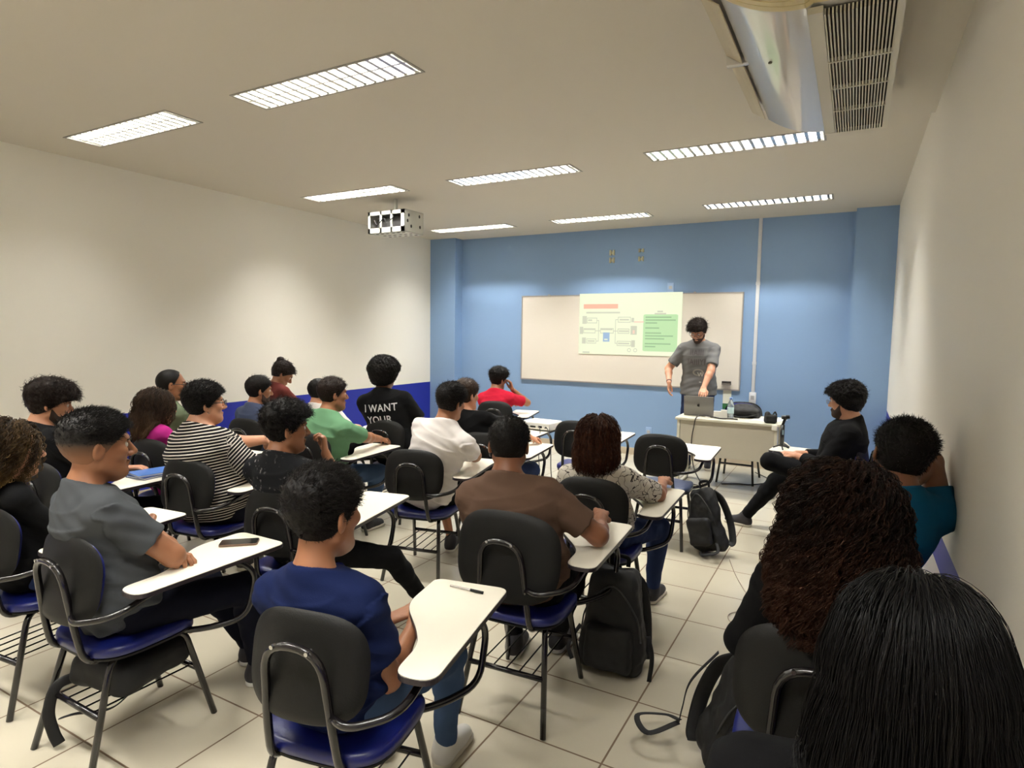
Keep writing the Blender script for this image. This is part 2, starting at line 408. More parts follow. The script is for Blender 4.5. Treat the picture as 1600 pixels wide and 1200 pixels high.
for u0, u1, v in ((.08, .41, .315), (.1, .13, .44), (.06, .16, .59), (.1, .16, .785), (.235, .34, .59), (.42, .5, .43), (.415, .5, .615), (.41, .51, .815), (.78, .82, .3), (.755, .85, .335), (.05, .11, .975)): sline(mb, u0, v, u1, v, .012)
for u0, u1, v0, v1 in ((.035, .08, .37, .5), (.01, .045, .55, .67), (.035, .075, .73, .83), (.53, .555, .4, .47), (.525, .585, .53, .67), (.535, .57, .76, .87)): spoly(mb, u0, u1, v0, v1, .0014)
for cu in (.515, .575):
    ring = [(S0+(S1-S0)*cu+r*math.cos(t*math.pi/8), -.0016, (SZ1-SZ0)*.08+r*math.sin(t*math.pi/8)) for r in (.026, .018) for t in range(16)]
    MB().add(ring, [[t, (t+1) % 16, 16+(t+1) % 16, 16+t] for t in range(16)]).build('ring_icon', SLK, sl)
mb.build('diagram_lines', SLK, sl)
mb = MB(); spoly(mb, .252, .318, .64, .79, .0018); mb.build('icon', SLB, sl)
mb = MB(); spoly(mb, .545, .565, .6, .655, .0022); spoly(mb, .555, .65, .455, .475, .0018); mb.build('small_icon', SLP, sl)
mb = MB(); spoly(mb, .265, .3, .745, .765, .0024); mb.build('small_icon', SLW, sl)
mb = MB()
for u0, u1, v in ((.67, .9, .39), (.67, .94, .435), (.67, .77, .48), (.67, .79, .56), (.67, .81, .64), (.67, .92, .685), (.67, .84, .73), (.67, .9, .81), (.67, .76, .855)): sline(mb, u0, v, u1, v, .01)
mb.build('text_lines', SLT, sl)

CW = mat('white conduit plastic', (214, 216, 220), .4)
cx = -1.065
cd_ = empty('wall_conduit', (cx, YF, 0), 0, 'white vertical plastic conduit running from the ceiling to a power outlet on the blue wall', 'conduit')
MB().box(-.02, .02, -.022, 0, .93, H).build('duct', CW, cd_, bevel=.003)
for z in (2.27, 1.3): MB().box(-.024, .024, -.026, 0, z-.02, z+.02).build('joint_cover', CW, cd_, bevel=.002)
o = MB().box(-.04, .04, -.045, 0, .8, .94).build('outlet_box', CW, cd_, bevel=.006)
MB().box(-.02, .02, -.048, -.044, .85, .9).build('socket', mat('grey socket', (170, 170, 172), .5), o)
def plate(name, x, z, w_, h_, label, m=CW, cat='wall plate'):
    r = empty(name, (x, YF, z), 0, label, cat)
    MB().box(-w_/2, w_/2, -.012, 0, -h_/2, h_/2).build('cover', m, r, bevel=.003)
    MB().box(-w_/4, w_/4, -.016, -.01, -h_/6, h_/6).build('socket', mat('grey socket', (170, 170, 172), .5), r)
PBL = mat('blue painted plate', (150, 178, 214), .4)
plate('wall_socket', -2.13, 2.245, .085, .12, 'small pale square socket plate on the blue wall just above the whiteboard', PBL)
plate('wall_socket', -2.36, .33, .08, .12, 'small blue socket plate low on the wall between the empty chairs and the desk', PBL)
BRK = mat('cream bracket metal', (206, 204, 178), .5)
def bracket(x, z, pieces, label):
    r = empty('wall_bracket', (x, YF, z), 0, label, 'bracket', 'old screen brackets above the whiteboard')
    for dz, hgt in pieces:
        s_ = 1 if dz >= 0 else -1
        m_ = MB().box(-.035, .035, -.006, 0, dz-hgt*.25, dz+hgt*.25).box(-.035, -.012, -.03, 0, dz-hgt/2, dz+hgt/2).box(.012, .035, -.03, 0, dz-hgt/2, dz+hgt/2)
        m_.build('bracket_plate', BRK, r, bevel=.003)
bracket(-2.94, 2.68, ((.05, .07), (-.05, .07)), 'cream double hook bracket on the blue wall, the left one of two above the whiteboard')
bracket(-2.535, 2.685, ((.055, .045), (-.055, .06)), 'pair of small cream bracket halves on the blue wall, right of the double hook bracket')
er = empty('eraser', (-1.38, YF-.02, 1.04), 0, 'small dark board eraser stuck at the lower right corner of the whiteboard', 'eraser')
MB().box(-.055, .055, -.03, 0, -.022, .0).build('felt', mat('grey felt', (110, 104, 98), .9), er)
MB().box(-.055, .055, -.03, 0, .001, .022).build('grip', mat('dark eraser grip', (40, 34, 34), .5), er, bevel=.004)
cdn = empty('paper_notice', (-1.37, YF-.004, .8), 0, 'small white and green notice card below the right end of the whiteboard', 'notice')
MB().box(-.05, .05, -.002, 0, -.02, .17).build('card', mat('white card', (222, 224, 210), .6), cdn)
MB().box(-.05, .05, -.003, 0, -.09, -.022).build('green_band', mat('green card', (44, 104, 60), .6), cdn)

# ------------------------------------------------------------------ classroom chair
def pad_mesh(w_, h_, t, curve, n=26, mrings=5, e=3.0):
    """rounded superellipse pad in the x-z plane, front face at -y... thickness t along y, concave towards +y"""
    V = []; Fc = []
    rings = []
    for side in (0, 1):
        for i in range(mrings+1):
            s_ = i/mrings
            rad = math.sin(s_*math.pi/2)
            for k in range(n*2):
                a = math.pi*k/n
                cx_, sx = math.cos(a), math.sin(a)
                X = w_/2*rad*abs(cx_)**(2/e)*(1 if cx_ > 0 else -1); Z = h_/2*rad*abs(sx)**(2/e)*(1 if sx > 0 else -1)
                th = t/2*(1-rad**8)**.5 if rad < 1 else 0
                y = curve*(X/(w_/2))**2 + (th if side == 0 else -th)
                V.append((X, y, Z))
    m_ = n*2
    for side in (0, 1):
        o = side*(mrings+1)*m_
        for i in range(mrings):
            for k in range(m_):
                q = [o+i*m_+k, o+i*m_+(k+1) % m_, o+(i+1)*m_+(k+1) % m_, o+(i+1)*m_+k]
                Fc.append(q if side == 1 else q[::-1])
    return V, Fc
def tablet_outline():
    pts = [(.24, -.15), (.365, -.15), (.365, .50), (.07, .50), (.07, .26), (.19, .10), (.235, .02)]
    rad = [.055, .055, .045, .04, .07, .09, .05]
    out = []; n = len(pts)
    for i in range(n):
        a, b, c = Vector(pts[i-1]), Vector(pts[i]), Vector(pts[(i+1) % n])
        d1 = a-b; d2 = c-b; l = min(rad[i], d1.length*.48, d2.length*.48)
        p0 = b+d1.normalized()*l; p1 = b+d2.normalized()*l
        for k in range(7):
            t = k/6; q = p0*(1-t)**2+b*2*t*(1-t)+p1*t*t; out.append((q.x, q.y))
    return out
TO = tablet_outline(); TZ = .70
def chair(seat_mat=SEATB, has_tablet=True, name='school_chair', bw=1.):
    r = empty(name)
    # seat
    s_ = MB(); out = []
    for k in range(48):
        a = 2*math.pi*k/48; c_, n_ = math.cos(a), math.sin(a)
        out.append((.215*abs(c_)**(2/3.4)*(1 if c_ > 0 else -1), .01+.205*abs(n_)**(2/3.4)*(1 if n_ > 0 else -1)))
    lay = [(.90, .418), (1.0, .428), (1.0, .445), (.985, .456), (.93, .463), (.72, .464), (.4, .458), (.12, .455)]
    V = [(x*s0, y*s0+(.01*(1-s0)), z-(.012 if y > .15 and s0 > .9 else 0)) for s0, z in lay for x, y in out]; n = 48
    Fc = [[i*n+k, i*n+(k+1) % n, (i+1)*n+(k+1) % n, (i+1)*n+k] for i in range(len(lay)-1) for k in range(n)]+[list(range(n))[::-1], [(len(lay)-1)*n+k for k in range(n)]]
    s_.add(V, Fc).build('seat', seat_mat, r, smooth=True)
    MB().prism([(x*.97, y*.97) for x, y in out], .412, .42).build('seat_shell', BLACKP, r)
    # backrest: rear shell and padded front
    tilt = Matrix.Rotation(math.radians(-9), 4, 'X')
    for nm, m_, w_, h_, t, oy in (('backrest_shell', BLACKP, .415*bw, .325*bw, .03, 0), ('backrest_pad', SEATB, .39*bw, .30*bw, .03, .014)):
        V, Fc = pad_mesh(w_, h_, t, .035); V = [tuple(tilt @ Vector(v) + Vector((0, -.215+oy, .715))) for v in V]
        MB().add(V, Fc).build(nm, m_, r, smooth=True)
    # inverted U tube behind the back, bending forward under the seat
    b = MB(); q = math.radians(-9); ty = lambda z: -.238+(z-.715)*math.tan(-math.radians(9))-.012
    b.tube([(-.115, .02, .405), (-.115, -.20, .405), (-.108, ty(.55), .52), (-.088, ty(.76), .79), (.088, ty(.76), .79), (.108, ty(.55), .52), (.115, -.20, .405), (.115, .02, .405)], .0125, 10, fillet=.085)
    b.build('back_frame', BLACKM, r, smooth=True)
    sc_ = MB()
    for x in (-.055, .055):
        sc_.tube([(x, ty(.77)-.012, .785), (x, ty(.77)+.012, .785)], .006, 8)
    sc_.build('screw', STEEL, r)
    # legs
    for x in (-1, 1):
        MB().tube([(x*.12, -.05, .405), (x*.155, -.135, .40), (x*.198, -.245, .0)], .0125, 10, fillet=.05).build('leg', BLACKM, r, smooth=True)
        MB().tube([(x*.12, .05, .405), (x*.155, .15, .40), (x*.192, .25, .0)], .0125, 10, fillet=.05).build('leg', BLACKM, r, smooth=True)
    MB().tube([(-.17, -.19, .215), (.17, -.19, .215)], .0115, 8).build('crossbar', BLACKM, r, smooth=True)
    MB().tube([(-.17, .20, .215), (.17, .20, .215)], .0115, 8).build('crossbar', BLACKM, r, smooth=True)
    wv = MB()
    for k in range(5):
        x = -.12+.06*k; wv.tube([(x, -.19, .218), (x, .20, .218)], .0035, 6)
    if has_tablet: wv.build('book_rack', BLACKM, r)
    MB().tube([(-.13, .0, .402), (.13, .0, .402)], .012, 8).tube([(-.13, -.12, .402), (.13, -.12, .402)], .012, 8).build('seat_frame', BLACKM, r, smooth=True)
    if has_tablet:
        MB().tube([(.10, ty(.6)+.0, .60), (.17, -.262, .60), (.29, -.19, .62), (.30, -.04, .672), (.30, .12, .676)], .0115, 10, fillet=.08).build('armrest_tube', BLACKM, r, smooth=True)
        MB().tube([(.30, .05, .675), (.31, .30, .675), (.325, .37, .60), (.315, .33, .42), (.22, .20, .398), (.10, .10, .40)], .0125, 10, fillet=.07).build('tablet_support', BLACKM, r, smooth=True)
        t_ = MB().prism(TO[::1], TZ-.017, TZ-.002).build('writing_tablet', EDGE, r)
        MB().prism([(x*.985+.0035, y*.99+.002) for x, y in TO], TZ-.003, TZ).build('laminate_top', LAMIN, t_)
    return r
SEATS = dict(  # centre x, y, heading (counter-clockwise degrees, 0 faces the board)
 c3=(-2.50, 1.33, 0), c18=(-1.32, 1.35, 11), c16=(-1.23, 2.36, 4), c13=(-2.49, 3.30, 13), c17=(-1.19, 3.2, 2), ce2=(-1.27, 4.82, 3), ce1=(-2.1, 5.12, 4),
 c14=(-2.46, 4.12, 8), cpj=(-2.84, 5.0, 3), c15=(-3.5, 6.02, 14), c12=(-3.50, 4.22, 5), c10=(-3.50, 3.38, 5), c6=(-3.40, 2.36, 8), c11=(-2.42, 2.18, 12),
 c4=(-4.2, 2.62, 5), c7=(-4.52, 3.62, 5), c5=(-4.86, 2.98, 3), c8=(-5.12, 4.42, 3), c9=(-4.22, 4.25, 4), c1=(-3.20, 1.34, 6), c2=(-4.02, 1.88, 4),
 c20=(-.09, 5.28, 84), c21=(.02, 2.76, 2), c22=(-.05, 1.93, 3), c23=(.02, 1.03, 5), ct=(-1.08, 7.28, 180))
CL = dict(
 c3='school chair under the man in the charcoal shirt, phone on its white tablet',
 c18='school chair under the young man in navy, pen on its white tablet',
 c16='school chair under the man in brown, large black backpack beside it',
 c13='black school chair under the man in the white T-shirt',
 c17='black school chair under the person in the white patterned shirt',
 ce2='empty grey-blue seated school chair, paper on its tablet, backpack leaning on it',
 ce1='empty black backed school chair in the front row, partly behind the reddish brown hair',
 c14='school chair under the man in plain black with lighter brown hair',
 cpj='school chair in the front rows whose tablet holds the white portable projector',
 c15='school chair under the person in the red T-shirt in the front row',
 c12='school chair under the curly haired man with white letters on his back',
 c10='school chair under the man in the green T-shirt, empty white tablet',
 c6='black school chair with a thick white tablet, under the person in the striped shirt',
 c11='black school chair under the young man with his hand at his mouth',
 c4='black school chair under the woman in pink', c7='black school chair under the man in slate blue',
 c5='school chair by the left wall under the man in olive green', c8='school chair by the left wall under the person in maroon',
 c9='school chair under the person in the black printed white shirt', c1='black school chair at the left picture edge under the curly haired woman with glasses',
 c2='school chair whose tablet holds blue notebooks, under the man in black with a white collar',
 c20='school chair turned sideways near the front, under the man in black with crossed legs',
 c21='school chair against the right wall under the person in teal', c22='black chair back between the curly haired woman and the straight haired woman',
 c23='nearest school chair at the right wall, hidden under the woman with long straight hair', ct='chair without a tablet tucked behind the teacher desk')
proto = {}
CH = {}
for k, (x, y, a) in SEATS.items():
    key = (k == 'ce2', k != 'ct', {'c16': 1.14, 'c18': .93}.get(k, 1.))
    if key not in proto: o = proto[key] = chair(SEATG if key[0] else SEATB, key[1], bw=key[2])
    else: o = copy_tree(proto[key])
    o.location = (x, y, 0); o.rotation_euler.z = math.radians(a)
    tag(o, CL[k], 'chair', 'classroom chairs'); CH[k] = o
def seat_pt(k, x, y, z):
    X, Y, a = SEATS[k]; a = math.radians(a)
    return (X+x*math.cos(a)-y*math.sin(a), Y+x*math.sin(a)+y*math.cos(a), z)

# ------------------------------------------------------------------ teacher desk
DESKM = mat('light grey desk board', (176, 170, 154), .4, noise=(14, .03)); DESKT = mat('desk top laminate', (206, 202, 184), .35)
DESKL = mat('desk steel leg', (200, 196, 178), .4)
dk = empty('teacher_desk', (-1.12, 6.86, 0), math.radians(1), 'light grey teacher desk with a modesty panel, standing before the blue wall', 'desk')
MB().box(-.52, .52, -.30, .30, .735, .76).build('desk_top', DESKT, dk, bevel=.004)
MB().box(-.47, .465, -.265, -.248, .36, .733).build('modesty_panel', DESKM, dk)
for x in (-.49, .475):
    MB().box(x-.014, x+.014, -.27, -.20, 0, .735).box(x-.014, x+.014, -.2, .25, .69, .73).build('leg', DESKL, dk, bevel=.003)
    MB().box(x-.014, x+.014, .20, .26, 0, .735).box(x-.014, x+.014, -.27, .26, 0, .03).build('leg', DESKL, dk, bevel=.003)
MB().box(.435, .49, -.305, -.25, .70, .755).build('corner_bracket', WHITEP, dk, bevel=.006)
DT = .761
lpt = empty('laptop', (-1.44, 6.78, DT), math.radians(4), 'open grey laptop with a small dark mark on its lid, on the teacher desk', 'laptop')
SG = mat('space grey metal', (122, 120, 116), .4, metal=.35)
MB().box(-.155, .155, 0, .22, 0, .014).build('base', SG, lpt, bevel=.004)
MB().box(-.13, .13, .03, .13, .0142, .0155).build('keyboard', BLACKP, lpt)
lid = MB().box(-.155, .155, -.004, .004, 0, .205).build('lid', SG, lpt, bevel=.003); lid.location = (0, -.0, .014); lid.rotation_euler.x = math.radians(11)
MB().box(-.148, .148, .0042, .0048, .01, .195).build('screen', mat('laptop screen', (200, 210, 225), .3, emit=.6), lid)
ml = MB(); op = []
for k in range(24):
    a = 2*math.pi*k/24; r_ = .017*(1-.12*math.cos(2*a)**2)
    x_, z_ = r_*math.cos(a), r_*math.sin(a)
    if -.55 < a < .55 or a > 2*math.pi-.55: x_ -= .005
    op.append((x_, .105+z_))
ml.prism(op, -.0052, -.0042, 'y').prism([(-.002, .124), (.004, .131), (.008, .134), (.006, .126)], -.0052, -.0042, 'y').build('lid_mark', mat('dark mark', (48, 46, 46), .2, metal=.6), lid)
bt = empty('water_bottle', (-1.10, 6.72, DT), 0, 'clear plastic water bottle standing on the teacher desk before the black bag', 'bottle')
CLR = mat('clear plastic', (225, 235, 240), .08, trans=.75, alpha=.75)
MB().lathe([(.001, 0), (.03, .0), (.033, .01), (.033, .14), (.03, .16), (.016, .195), (.013, .2), (.013, .215)], n=20).build('bottle_body', CLR, bt, smooth=True)
MB().lathe([(.0335, .06), (.034, .062), (.034, .12), (.0335, .122)], n=20).build('bottle_label', mat('pale blue label', (196, 222, 226), .5), bt, smooth=True)
MB().lathe([(.015, .205), (.015, .225), (.012, .228)], n=16).build('cap', mat('blue cap', (120, 150, 205), .4), bt, smooth=True)
for i, (x, y, sx, h_, lb) in enumerate(((-1.225, 6.70, .04, .075, 'small white box on the teacher desk, the left of two beside the bottle'), (-1.165, 6.72, .03, .09, 'small white box on the teacher desk, just left of the bottle'))):
    q = empty('small_box', (x, y, DT), math.radians(12), lb, 'box', 'small white boxes on the desk')
    MB().box(-sx, sx, -.02, .02, 0, h_-.012).build('carton', WHITEP, q); MB().box(-sx-.001, sx+.001, -.021, .021, h_-.012, h_).build('lid', WHITEP, q)
def sheet(name, x, y, z, w_, h_, rz, label, cat='paper', n=1):
    r = tag(MB().box(-w_/2, w_/2, -h_/2, h_/2, 0, .0012*n).build(name, mat('paper', (238, 236, 234), .7)), label, cat); r.location = (x, y, z); r.rotation_euler.z = math.radians(rz); return r
sheet('paper_sheet', -.745, 6.86, DT, .26, .32, -18, 'white papers overhanging the right end of the teacher desk', n=3)
sheet('paper_sheet', -1.26, 6.82, DT, .22, .2, 10, 'white papers lying behind the small boxes on the desk', n=3)
x_, y_, z_ = seat_pt('ce2', .16, .36, TZ+.001); sheet('paper_sheet', x_, y_, z_, .3, .21, -14, 'white sheet of paper on the tablet of the empty grey-blue chair', n=2)

# ------------------------------------------------------------------ projector, phone, pen, notebooks
x_, y_, z_ = seat_pt('cpj', .24, .32, TZ+.001)
pr = empty('portable_projector', (x_, y_, z_), math.radians(-4), 'white portable projector standing on a chair tablet', 'projector')
MB().box(-.16, .16, -.12, .12, .012, .085).build('body', WHITEP, pr, bevel=.014, seg=3)
for dx in (-.12, .12):
    for dy in (-.09, .09): MB().tube([(dx, dy, 0), (dx, dy, .014)], .012, 10).build('foot', BLACKP, pr)
MB().box(-.06, .0, -.124, -.119, .03, .045).box(.03, .07, -.124, -.119, .03, .05).box(.1, .12, -.124, -.119, .03, .04).build('connector_port', BLACKP, pr)
MB().box(-.13, .13, .121, .123, .03, .06).build('vent', mat('grey vent', (120, 120, 118), .6), pr)
MB().tube([(.09, .115, .05), (.09, .135, .05)], .03, 20).build('lens', mat('lens glass', (20, 22, 30), .05, coat=1), pr)
def phone(k, x, y, rz, label):
    a = seat_pt(k, x, y, TZ+.001); p = empty('smartphone', a, math.radians(SEATS[k][2]+rz), label, 'phone')
    MB().prism(rrect(-.037, .037, -.078, .078, .01), 0, .0085).build('phone_body', mat('phone case', (120, 96, 80), .3, metal=.5), p, bevel=.002)
    MB().prism(rrect(-.0355, .0355, -.0765, .0765, .009), .0086, .0092).build('screen', mat('dark phone glass', (34, 33, 32), .12), p)
phone('c3', .20, .385, -48, 'dark smartphone lying on the tablet of the man in the charcoal shirt')
a = seat_pt('c18', .22, .43, TZ+.006)
pn = empty('ballpoint_pen', a, math.radians(SEATS['c18'][2]-8), 'transparent ballpoint pen with a black cap, lying on the nearest white tablet', 'pen')
MB().tube([(-.065, 0, 0), (.03, 0, 0)], .0038, 6).build('barrel', mat('clear pen barrel', (205, 196, 190), .2, alpha=.6), pn)
MB().tube([(-.06, 0, 0), (.03, 0, 0)], .0014, 6).build('ink_tube', BLACKP, pn)
MB().tube([(.02, 0, 0), (.072, 0, 0)], .0052, 8).box(.02, .066, .004, .008, -.001, .0015).build('cap', BLACKP, pn)
for i, (dz, rz, c, lb) in enumerate(((0, 4, (28, 60, 130), 'closed dark blue notebook under another on a white tablet at the left'), (.014, -9, (80, 120, 190), 'lighter blue notebook on top of the dark blue one at the left'))):
    a = seat_pt('c2', .2, .36, TZ+.001+dz); nb = empty('notebook', a, math.radians(rz), lb, 'notebook', 'blue notebooks on the left tablet')
    MB().box(-.085, .085, -.11, .11, .002, .011).build('pages', mat('paper', (238, 236, 234), .7), nb)
    MB().box(-.088, .088, -.113, .113, 0, .002).box(-.088, .088, -.113, .113, .011, .013).box(-.09, -.086, -.113, .113, 0, .013).build('cover', mat('cover %d' % i, c, .35), nb)
a = seat_pt('c11', .05, .17, .223)
nb = empty('book', a, math.radians(20), 'tan covered book on the rack of a chair behind the nearest young man', 'book')
MB().box(-.07, .07, -.1, .1, .003, .022).build('pages', mat('aged paper', (206, 190, 150), .8), nb)
MB().box(-.073, .073, -.103, .103, 0, .003).box(-.073, .073, -.103, .103, .022, .025).build('cover', mat('tan cover', (150, 132, 96), .6), nb)

# gimbal stand on the tablet of the sideways chair
a = seat_pt('c20', .2, .42, TZ+.001)
gs = empty('phone_gimbal', a, math.radians(20), 'black phone gimbal standing on tripod feet on the tablet of the man in black', 'gimbal')
GB = mat('black matt plastic', (22, 22, 24), .4)
gl = MB()
for k in range(3):
    t = 2*math.pi*k/3+.4; gl.tube([(0, 0, .035), (.07*math.cos(t), .07*math.sin(t), .004)], .006, 8)
gl.build('tripod_foot', GB, gs)
MB().tube([(0, 0, .03), (0, 0, .2)], .017, 14).build('handle', GB, gs, smooth=True)
MB().tube([(0, 0, .2), (.012, 0, .24), (.03, 0, .262)], .011, 10).tube([(-.01, 0, .262), (.05, 0, .268)], .016, 12).build('gimbal_head', GB, gs, smooth=True)
MB().box(-.006, .006, -.02, -.016, .12, .16).build('control_pad', mat('grey blue button', (150, 180, 190), .4), gs)

# cables
def cable(pts, r, label, m=None, name='cable'):
    m = m or mat('dark cable', (46, 42, 40), .5)
    return tag(MB().tube(catmull(pts, 8), r, 8).build(name, m, smooth=True), label, 'cable')
cable([(-1.28, 6.72, .768), (-1.36, 6.62, .79), (-1.41, 6.545, .775), (-1.43, 6.53, .68), (-1.45, 6.535, .5), (-1.42, 6.54, .25), (-1.36, 6.58, .1), (-1.34, 6.7, .01), (-1.5, 6.75, .006), (-1.75, 6.5, .006), (-1.72, 6.2, .006)], .006, 'dark laptop charging cable hanging over the front of the teacher desk')
cable([(-1.02, 6.68, .768), (-1.1, 6.66, .772), (-1.18, 6.65, .767), (-1.26, 6.68, .772), (-1.3, 6.72, .767)], .008, 'dark cord lying along the top of the teacher desk')
cable([(-1.2, 6.95, .006), (-1.05, 7.05, .006), (-.9, 7.1, .006), (-.75, 7.4, .006), (-.95, 7.7, .02)], .006, 'dark cable on the floor tiles under the teacher desk')
q = seat_pt('cpj', .36, .2, TZ)
pjx, pjy = x_, y_
cable([(pjx+.1, pjy-.125, .745), (pjx+.16, pjy-.2, .73), (pjx+.22, pjy-.26, .6), (pjx+.25, pjy-.3, .35), (pjx+.3, pjy-.3, .1), (pjx+.36, pjy-.22, .008), (pjx+.55, pjy-.1, .006)], .005, 'thin black power cable looping from the portable projector to the floor')
cable([(pjx+.02, pjy-.125, .745), (pjx+.1, pjy-.24, .72), (pjx+.12, pjy-.3, .5), (pjx+.17, pjy-.34, .2), (pjx+.2, pjy-.36, .008), (pjx+.3, pjy-.5, .006)], .004, 'thin black video cable hanging straight down from the portable projector')
cable([(-.72, 4.62, .006), (-.62, 4.3, .006), (-.5, 4.0, .006), (-.42, 3.85, .006)], .003, 'thin pale cable on the floor right of the leaning backpack', mat('pale cable', (170, 156, 140), .5))
cable([(-.40, 3.52, .006), (-.52, 3.56, .006), (-.56, 3.68, .006), (-.46, 3.78, .006), (-.38, 3.72, .006)], .003, 'small loop of pale cable on the floor beside the curly haired woman', mat('pale cable', (170, 156, 140), .5))
#@@PART3
# ------------------------------------------------------------------ signed-distance modelling
QUAL = 1.0
DEBUG = False
def v3(*a): return np.array(a, dtype=np.float32)
def unit(a): a = np.asarray(a, dtype=np.float32); return a/max(1e-9, float(np.linalg.norm(a)))
def rc(P, a, b, ra, rb):
    a = np.asarray(a, np.float32); ab = np.asarray(b, np.float32)-a; l2 = float(ab@ab)+1e-9
    t = np.clip(((P-a)@ab)/l2, 0, 1); d = P-a-t[:, None]*ab
    return np.sqrt((d*d).sum(1))-(ra+(rb-ra)*t)
def el(P, c, r, R=None):
    q = P-np.asarray(c, np.float32)
    if R is not None: q = q@R
    r = np.asarray(r, np.float32); k0 = np.sqrt(((q/r)**2).sum(1))+1e-9; k1 = np.sqrt(((q/(r*r))**2).sum(1))+1e-9
    return k0*(k0-1)/k1
def rbox(P, c, h, r, R=None):
    q = P-np.asarray(c, np.float32)
    if R is not None: q = q@R
    q = np.abs(q)-(np.asarray(h, np.float32)-r)
    return np.sqrt((np.maximum(q, 0)**2).sum(1))+np.minimum(q.max(1), 0)-r
def smin(a, b, k):
    h = np.maximum(k-np.abs(a-b), 0)/k; return np.minimum(a, b)-h*h*k*.25
def smax(a, b, k): return -smin(-a, -b, k)
def wav(P, f, s=0.):
    """cheap smooth noise about -1..1"""
    x, y, z = P[:, 0]*f+s, P[:, 1]*f+1.7*s, P[:, 2]*f-s
    a = np.sin(1.3*x+1.9*np.sin(.9*y+s)+.7*z); b = np.sin(1.7*y-1.1*np.sin(1.3*z)+.5*x+2.1); c = np.sin(1.5*z+1.4*np.sin(1.1*x+s)-.6*y+4.2)
    return (a+b+c)/3
def sdf_mesh(fn, lo, hi, h, s=4):
    h = h/QUAL
    lo = np.asarray(lo, np.float32); hi = np.asarray(hi, np.float32)
    nb = np.maximum(2, np.ceil((hi-lo)/(h*s)).astype(int)); n = nb*s
    cen = [lo[a]+(np.arange(nb[a])+.5)*h*s-.5*h for a in range(3)]
    G = np.stack(np.meshgrid(*cen, indexing='ij'), -1).reshape(-1, 3).astype(np.float32)
    d = fn(G).reshape(nb); act = np.abs(d) < h*s*1.55
    val = np.repeat(np.repeat(np.repeat(np.where(d < 0, -1, 1).astype(np.float32), s, 0), s, 1), s, 2)
    bi = np.argwhere(act)
    if len(bi) == 0: return None
    o = np.stack(np.meshgrid(*[np.arange(s)]*3, indexing='ij'), -1).reshape(-1, 3)
    I = (bi[:, None, :]*s+o[None]).reshape(-1, 3)
    out = np.empty(len(I), np.float32)
    for k in range(0, len(I), 400000):
        J = I[k:k+400000]; out[k:k+400000] = fn((lo+J*h).astype(np.float32))
    val[I[:, 0], I[:, 1], I[:, 2]] = out
    val[0] = val[-1] = 1; val[:, 0] = val[:, -1] = 1; val[:, :, 0] = val[:, :, -1] = 1
    S = val < 0
    cnt = np.zeros(tuple(n-1), np.uint8)
    for dx in (0, 1):
        for dy in (0, 1):
            for dz in (0, 1): cnt += S[dx:n[0]-1+dx, dy:n[1]-1+dy, dz:n[2]-1+dz]
    C = np.argwhere((cnt > 0) & (cnt < 8))
    idx = np.full(cnt.shape, -1, np.int32); idx[C[:, 0], C[:, 1], C[:, 2]] = np.arange(len(C))
    offs = np.array([(a, b, c) for a in (0, 1) for b in (0, 1) for c in (0, 1)])
    cv = np.stack([val[C[:, 0]+a, C[:, 1]+b, C[:, 2]+c] for a, b, c in offs], 1)
    pos = np.zeros((len(C), 3), np.float32); w_ = np.zeros(len(C), np.float32)
    for i in range(8):
        for j in range(i+1, 8):
            if np.abs(offs[i]-offs[j]).sum() != 1: continue
            a, b = cv[:, i], cv[:, j]; mk = (a < 0) != (b < 0)
            t = np.where(mk, a/(a-b+1e-12), 0)
            pos += mk[:, None]*(offs[i]+t[:, None]*(offs[j]-offs[i])); w_ += mk
    V = lo+(C+pos/np.maximum(w_, 1)[:, None])*h
    Fs = []
    for ax in range(3):
        a1, a2 = [(1, 2), (2, 0), (0, 1)][ax]
        sl0 = [slice(1, n[a]-1) for a in range(3)]; sl0[ax] = slice(0, n[ax]-1); sl1 = list(sl0); sl1[ax] = slice(1, n[ax])
        A = S[tuple(sl0)]; B = S[tuple(sl1)]; E = np.argwhere(A != B); fl = A[E[:, 0], E[:, 1], E[:, 2]]
        E = E+np.array([0 if a == ax else 1 for a in range(3)])
        e1 = np.zeros(3, int); e1[a1] = 1; e2 = np.zeros(3, int); e2[a2] = 1
        q = []
        for dd in (-e1-e2, -e2, 0*e1, -e1):
            K = E+dd; q.append(idx[K[:, 0], K[:, 1], K[:, 2]])
        q = np.stack(q, 1); q = np.where(fl[:, None], q, q[:, ::-1]); q = q[(q >= 0).all(1)]; Fs.append(q)
    return V, np.concatenate(Fs)
def sdf_obj(name, fn, lo, hi, h, m, parent=None, attr=None):
    r = sdf_mesh(fn, lo, hi, h)
    if r is None: return None
    V, Fc = r; me = raw_mesh(name, V, Fc)
    if attr:
        for an, af in attr.items():
            at = me.attributes.new(an, 'FLOAT', 'POINT'); at.data.foreach_set('value', af(V.astype(np.float32)).astype(np.float32))
    return link(name, me, parent, m, True)
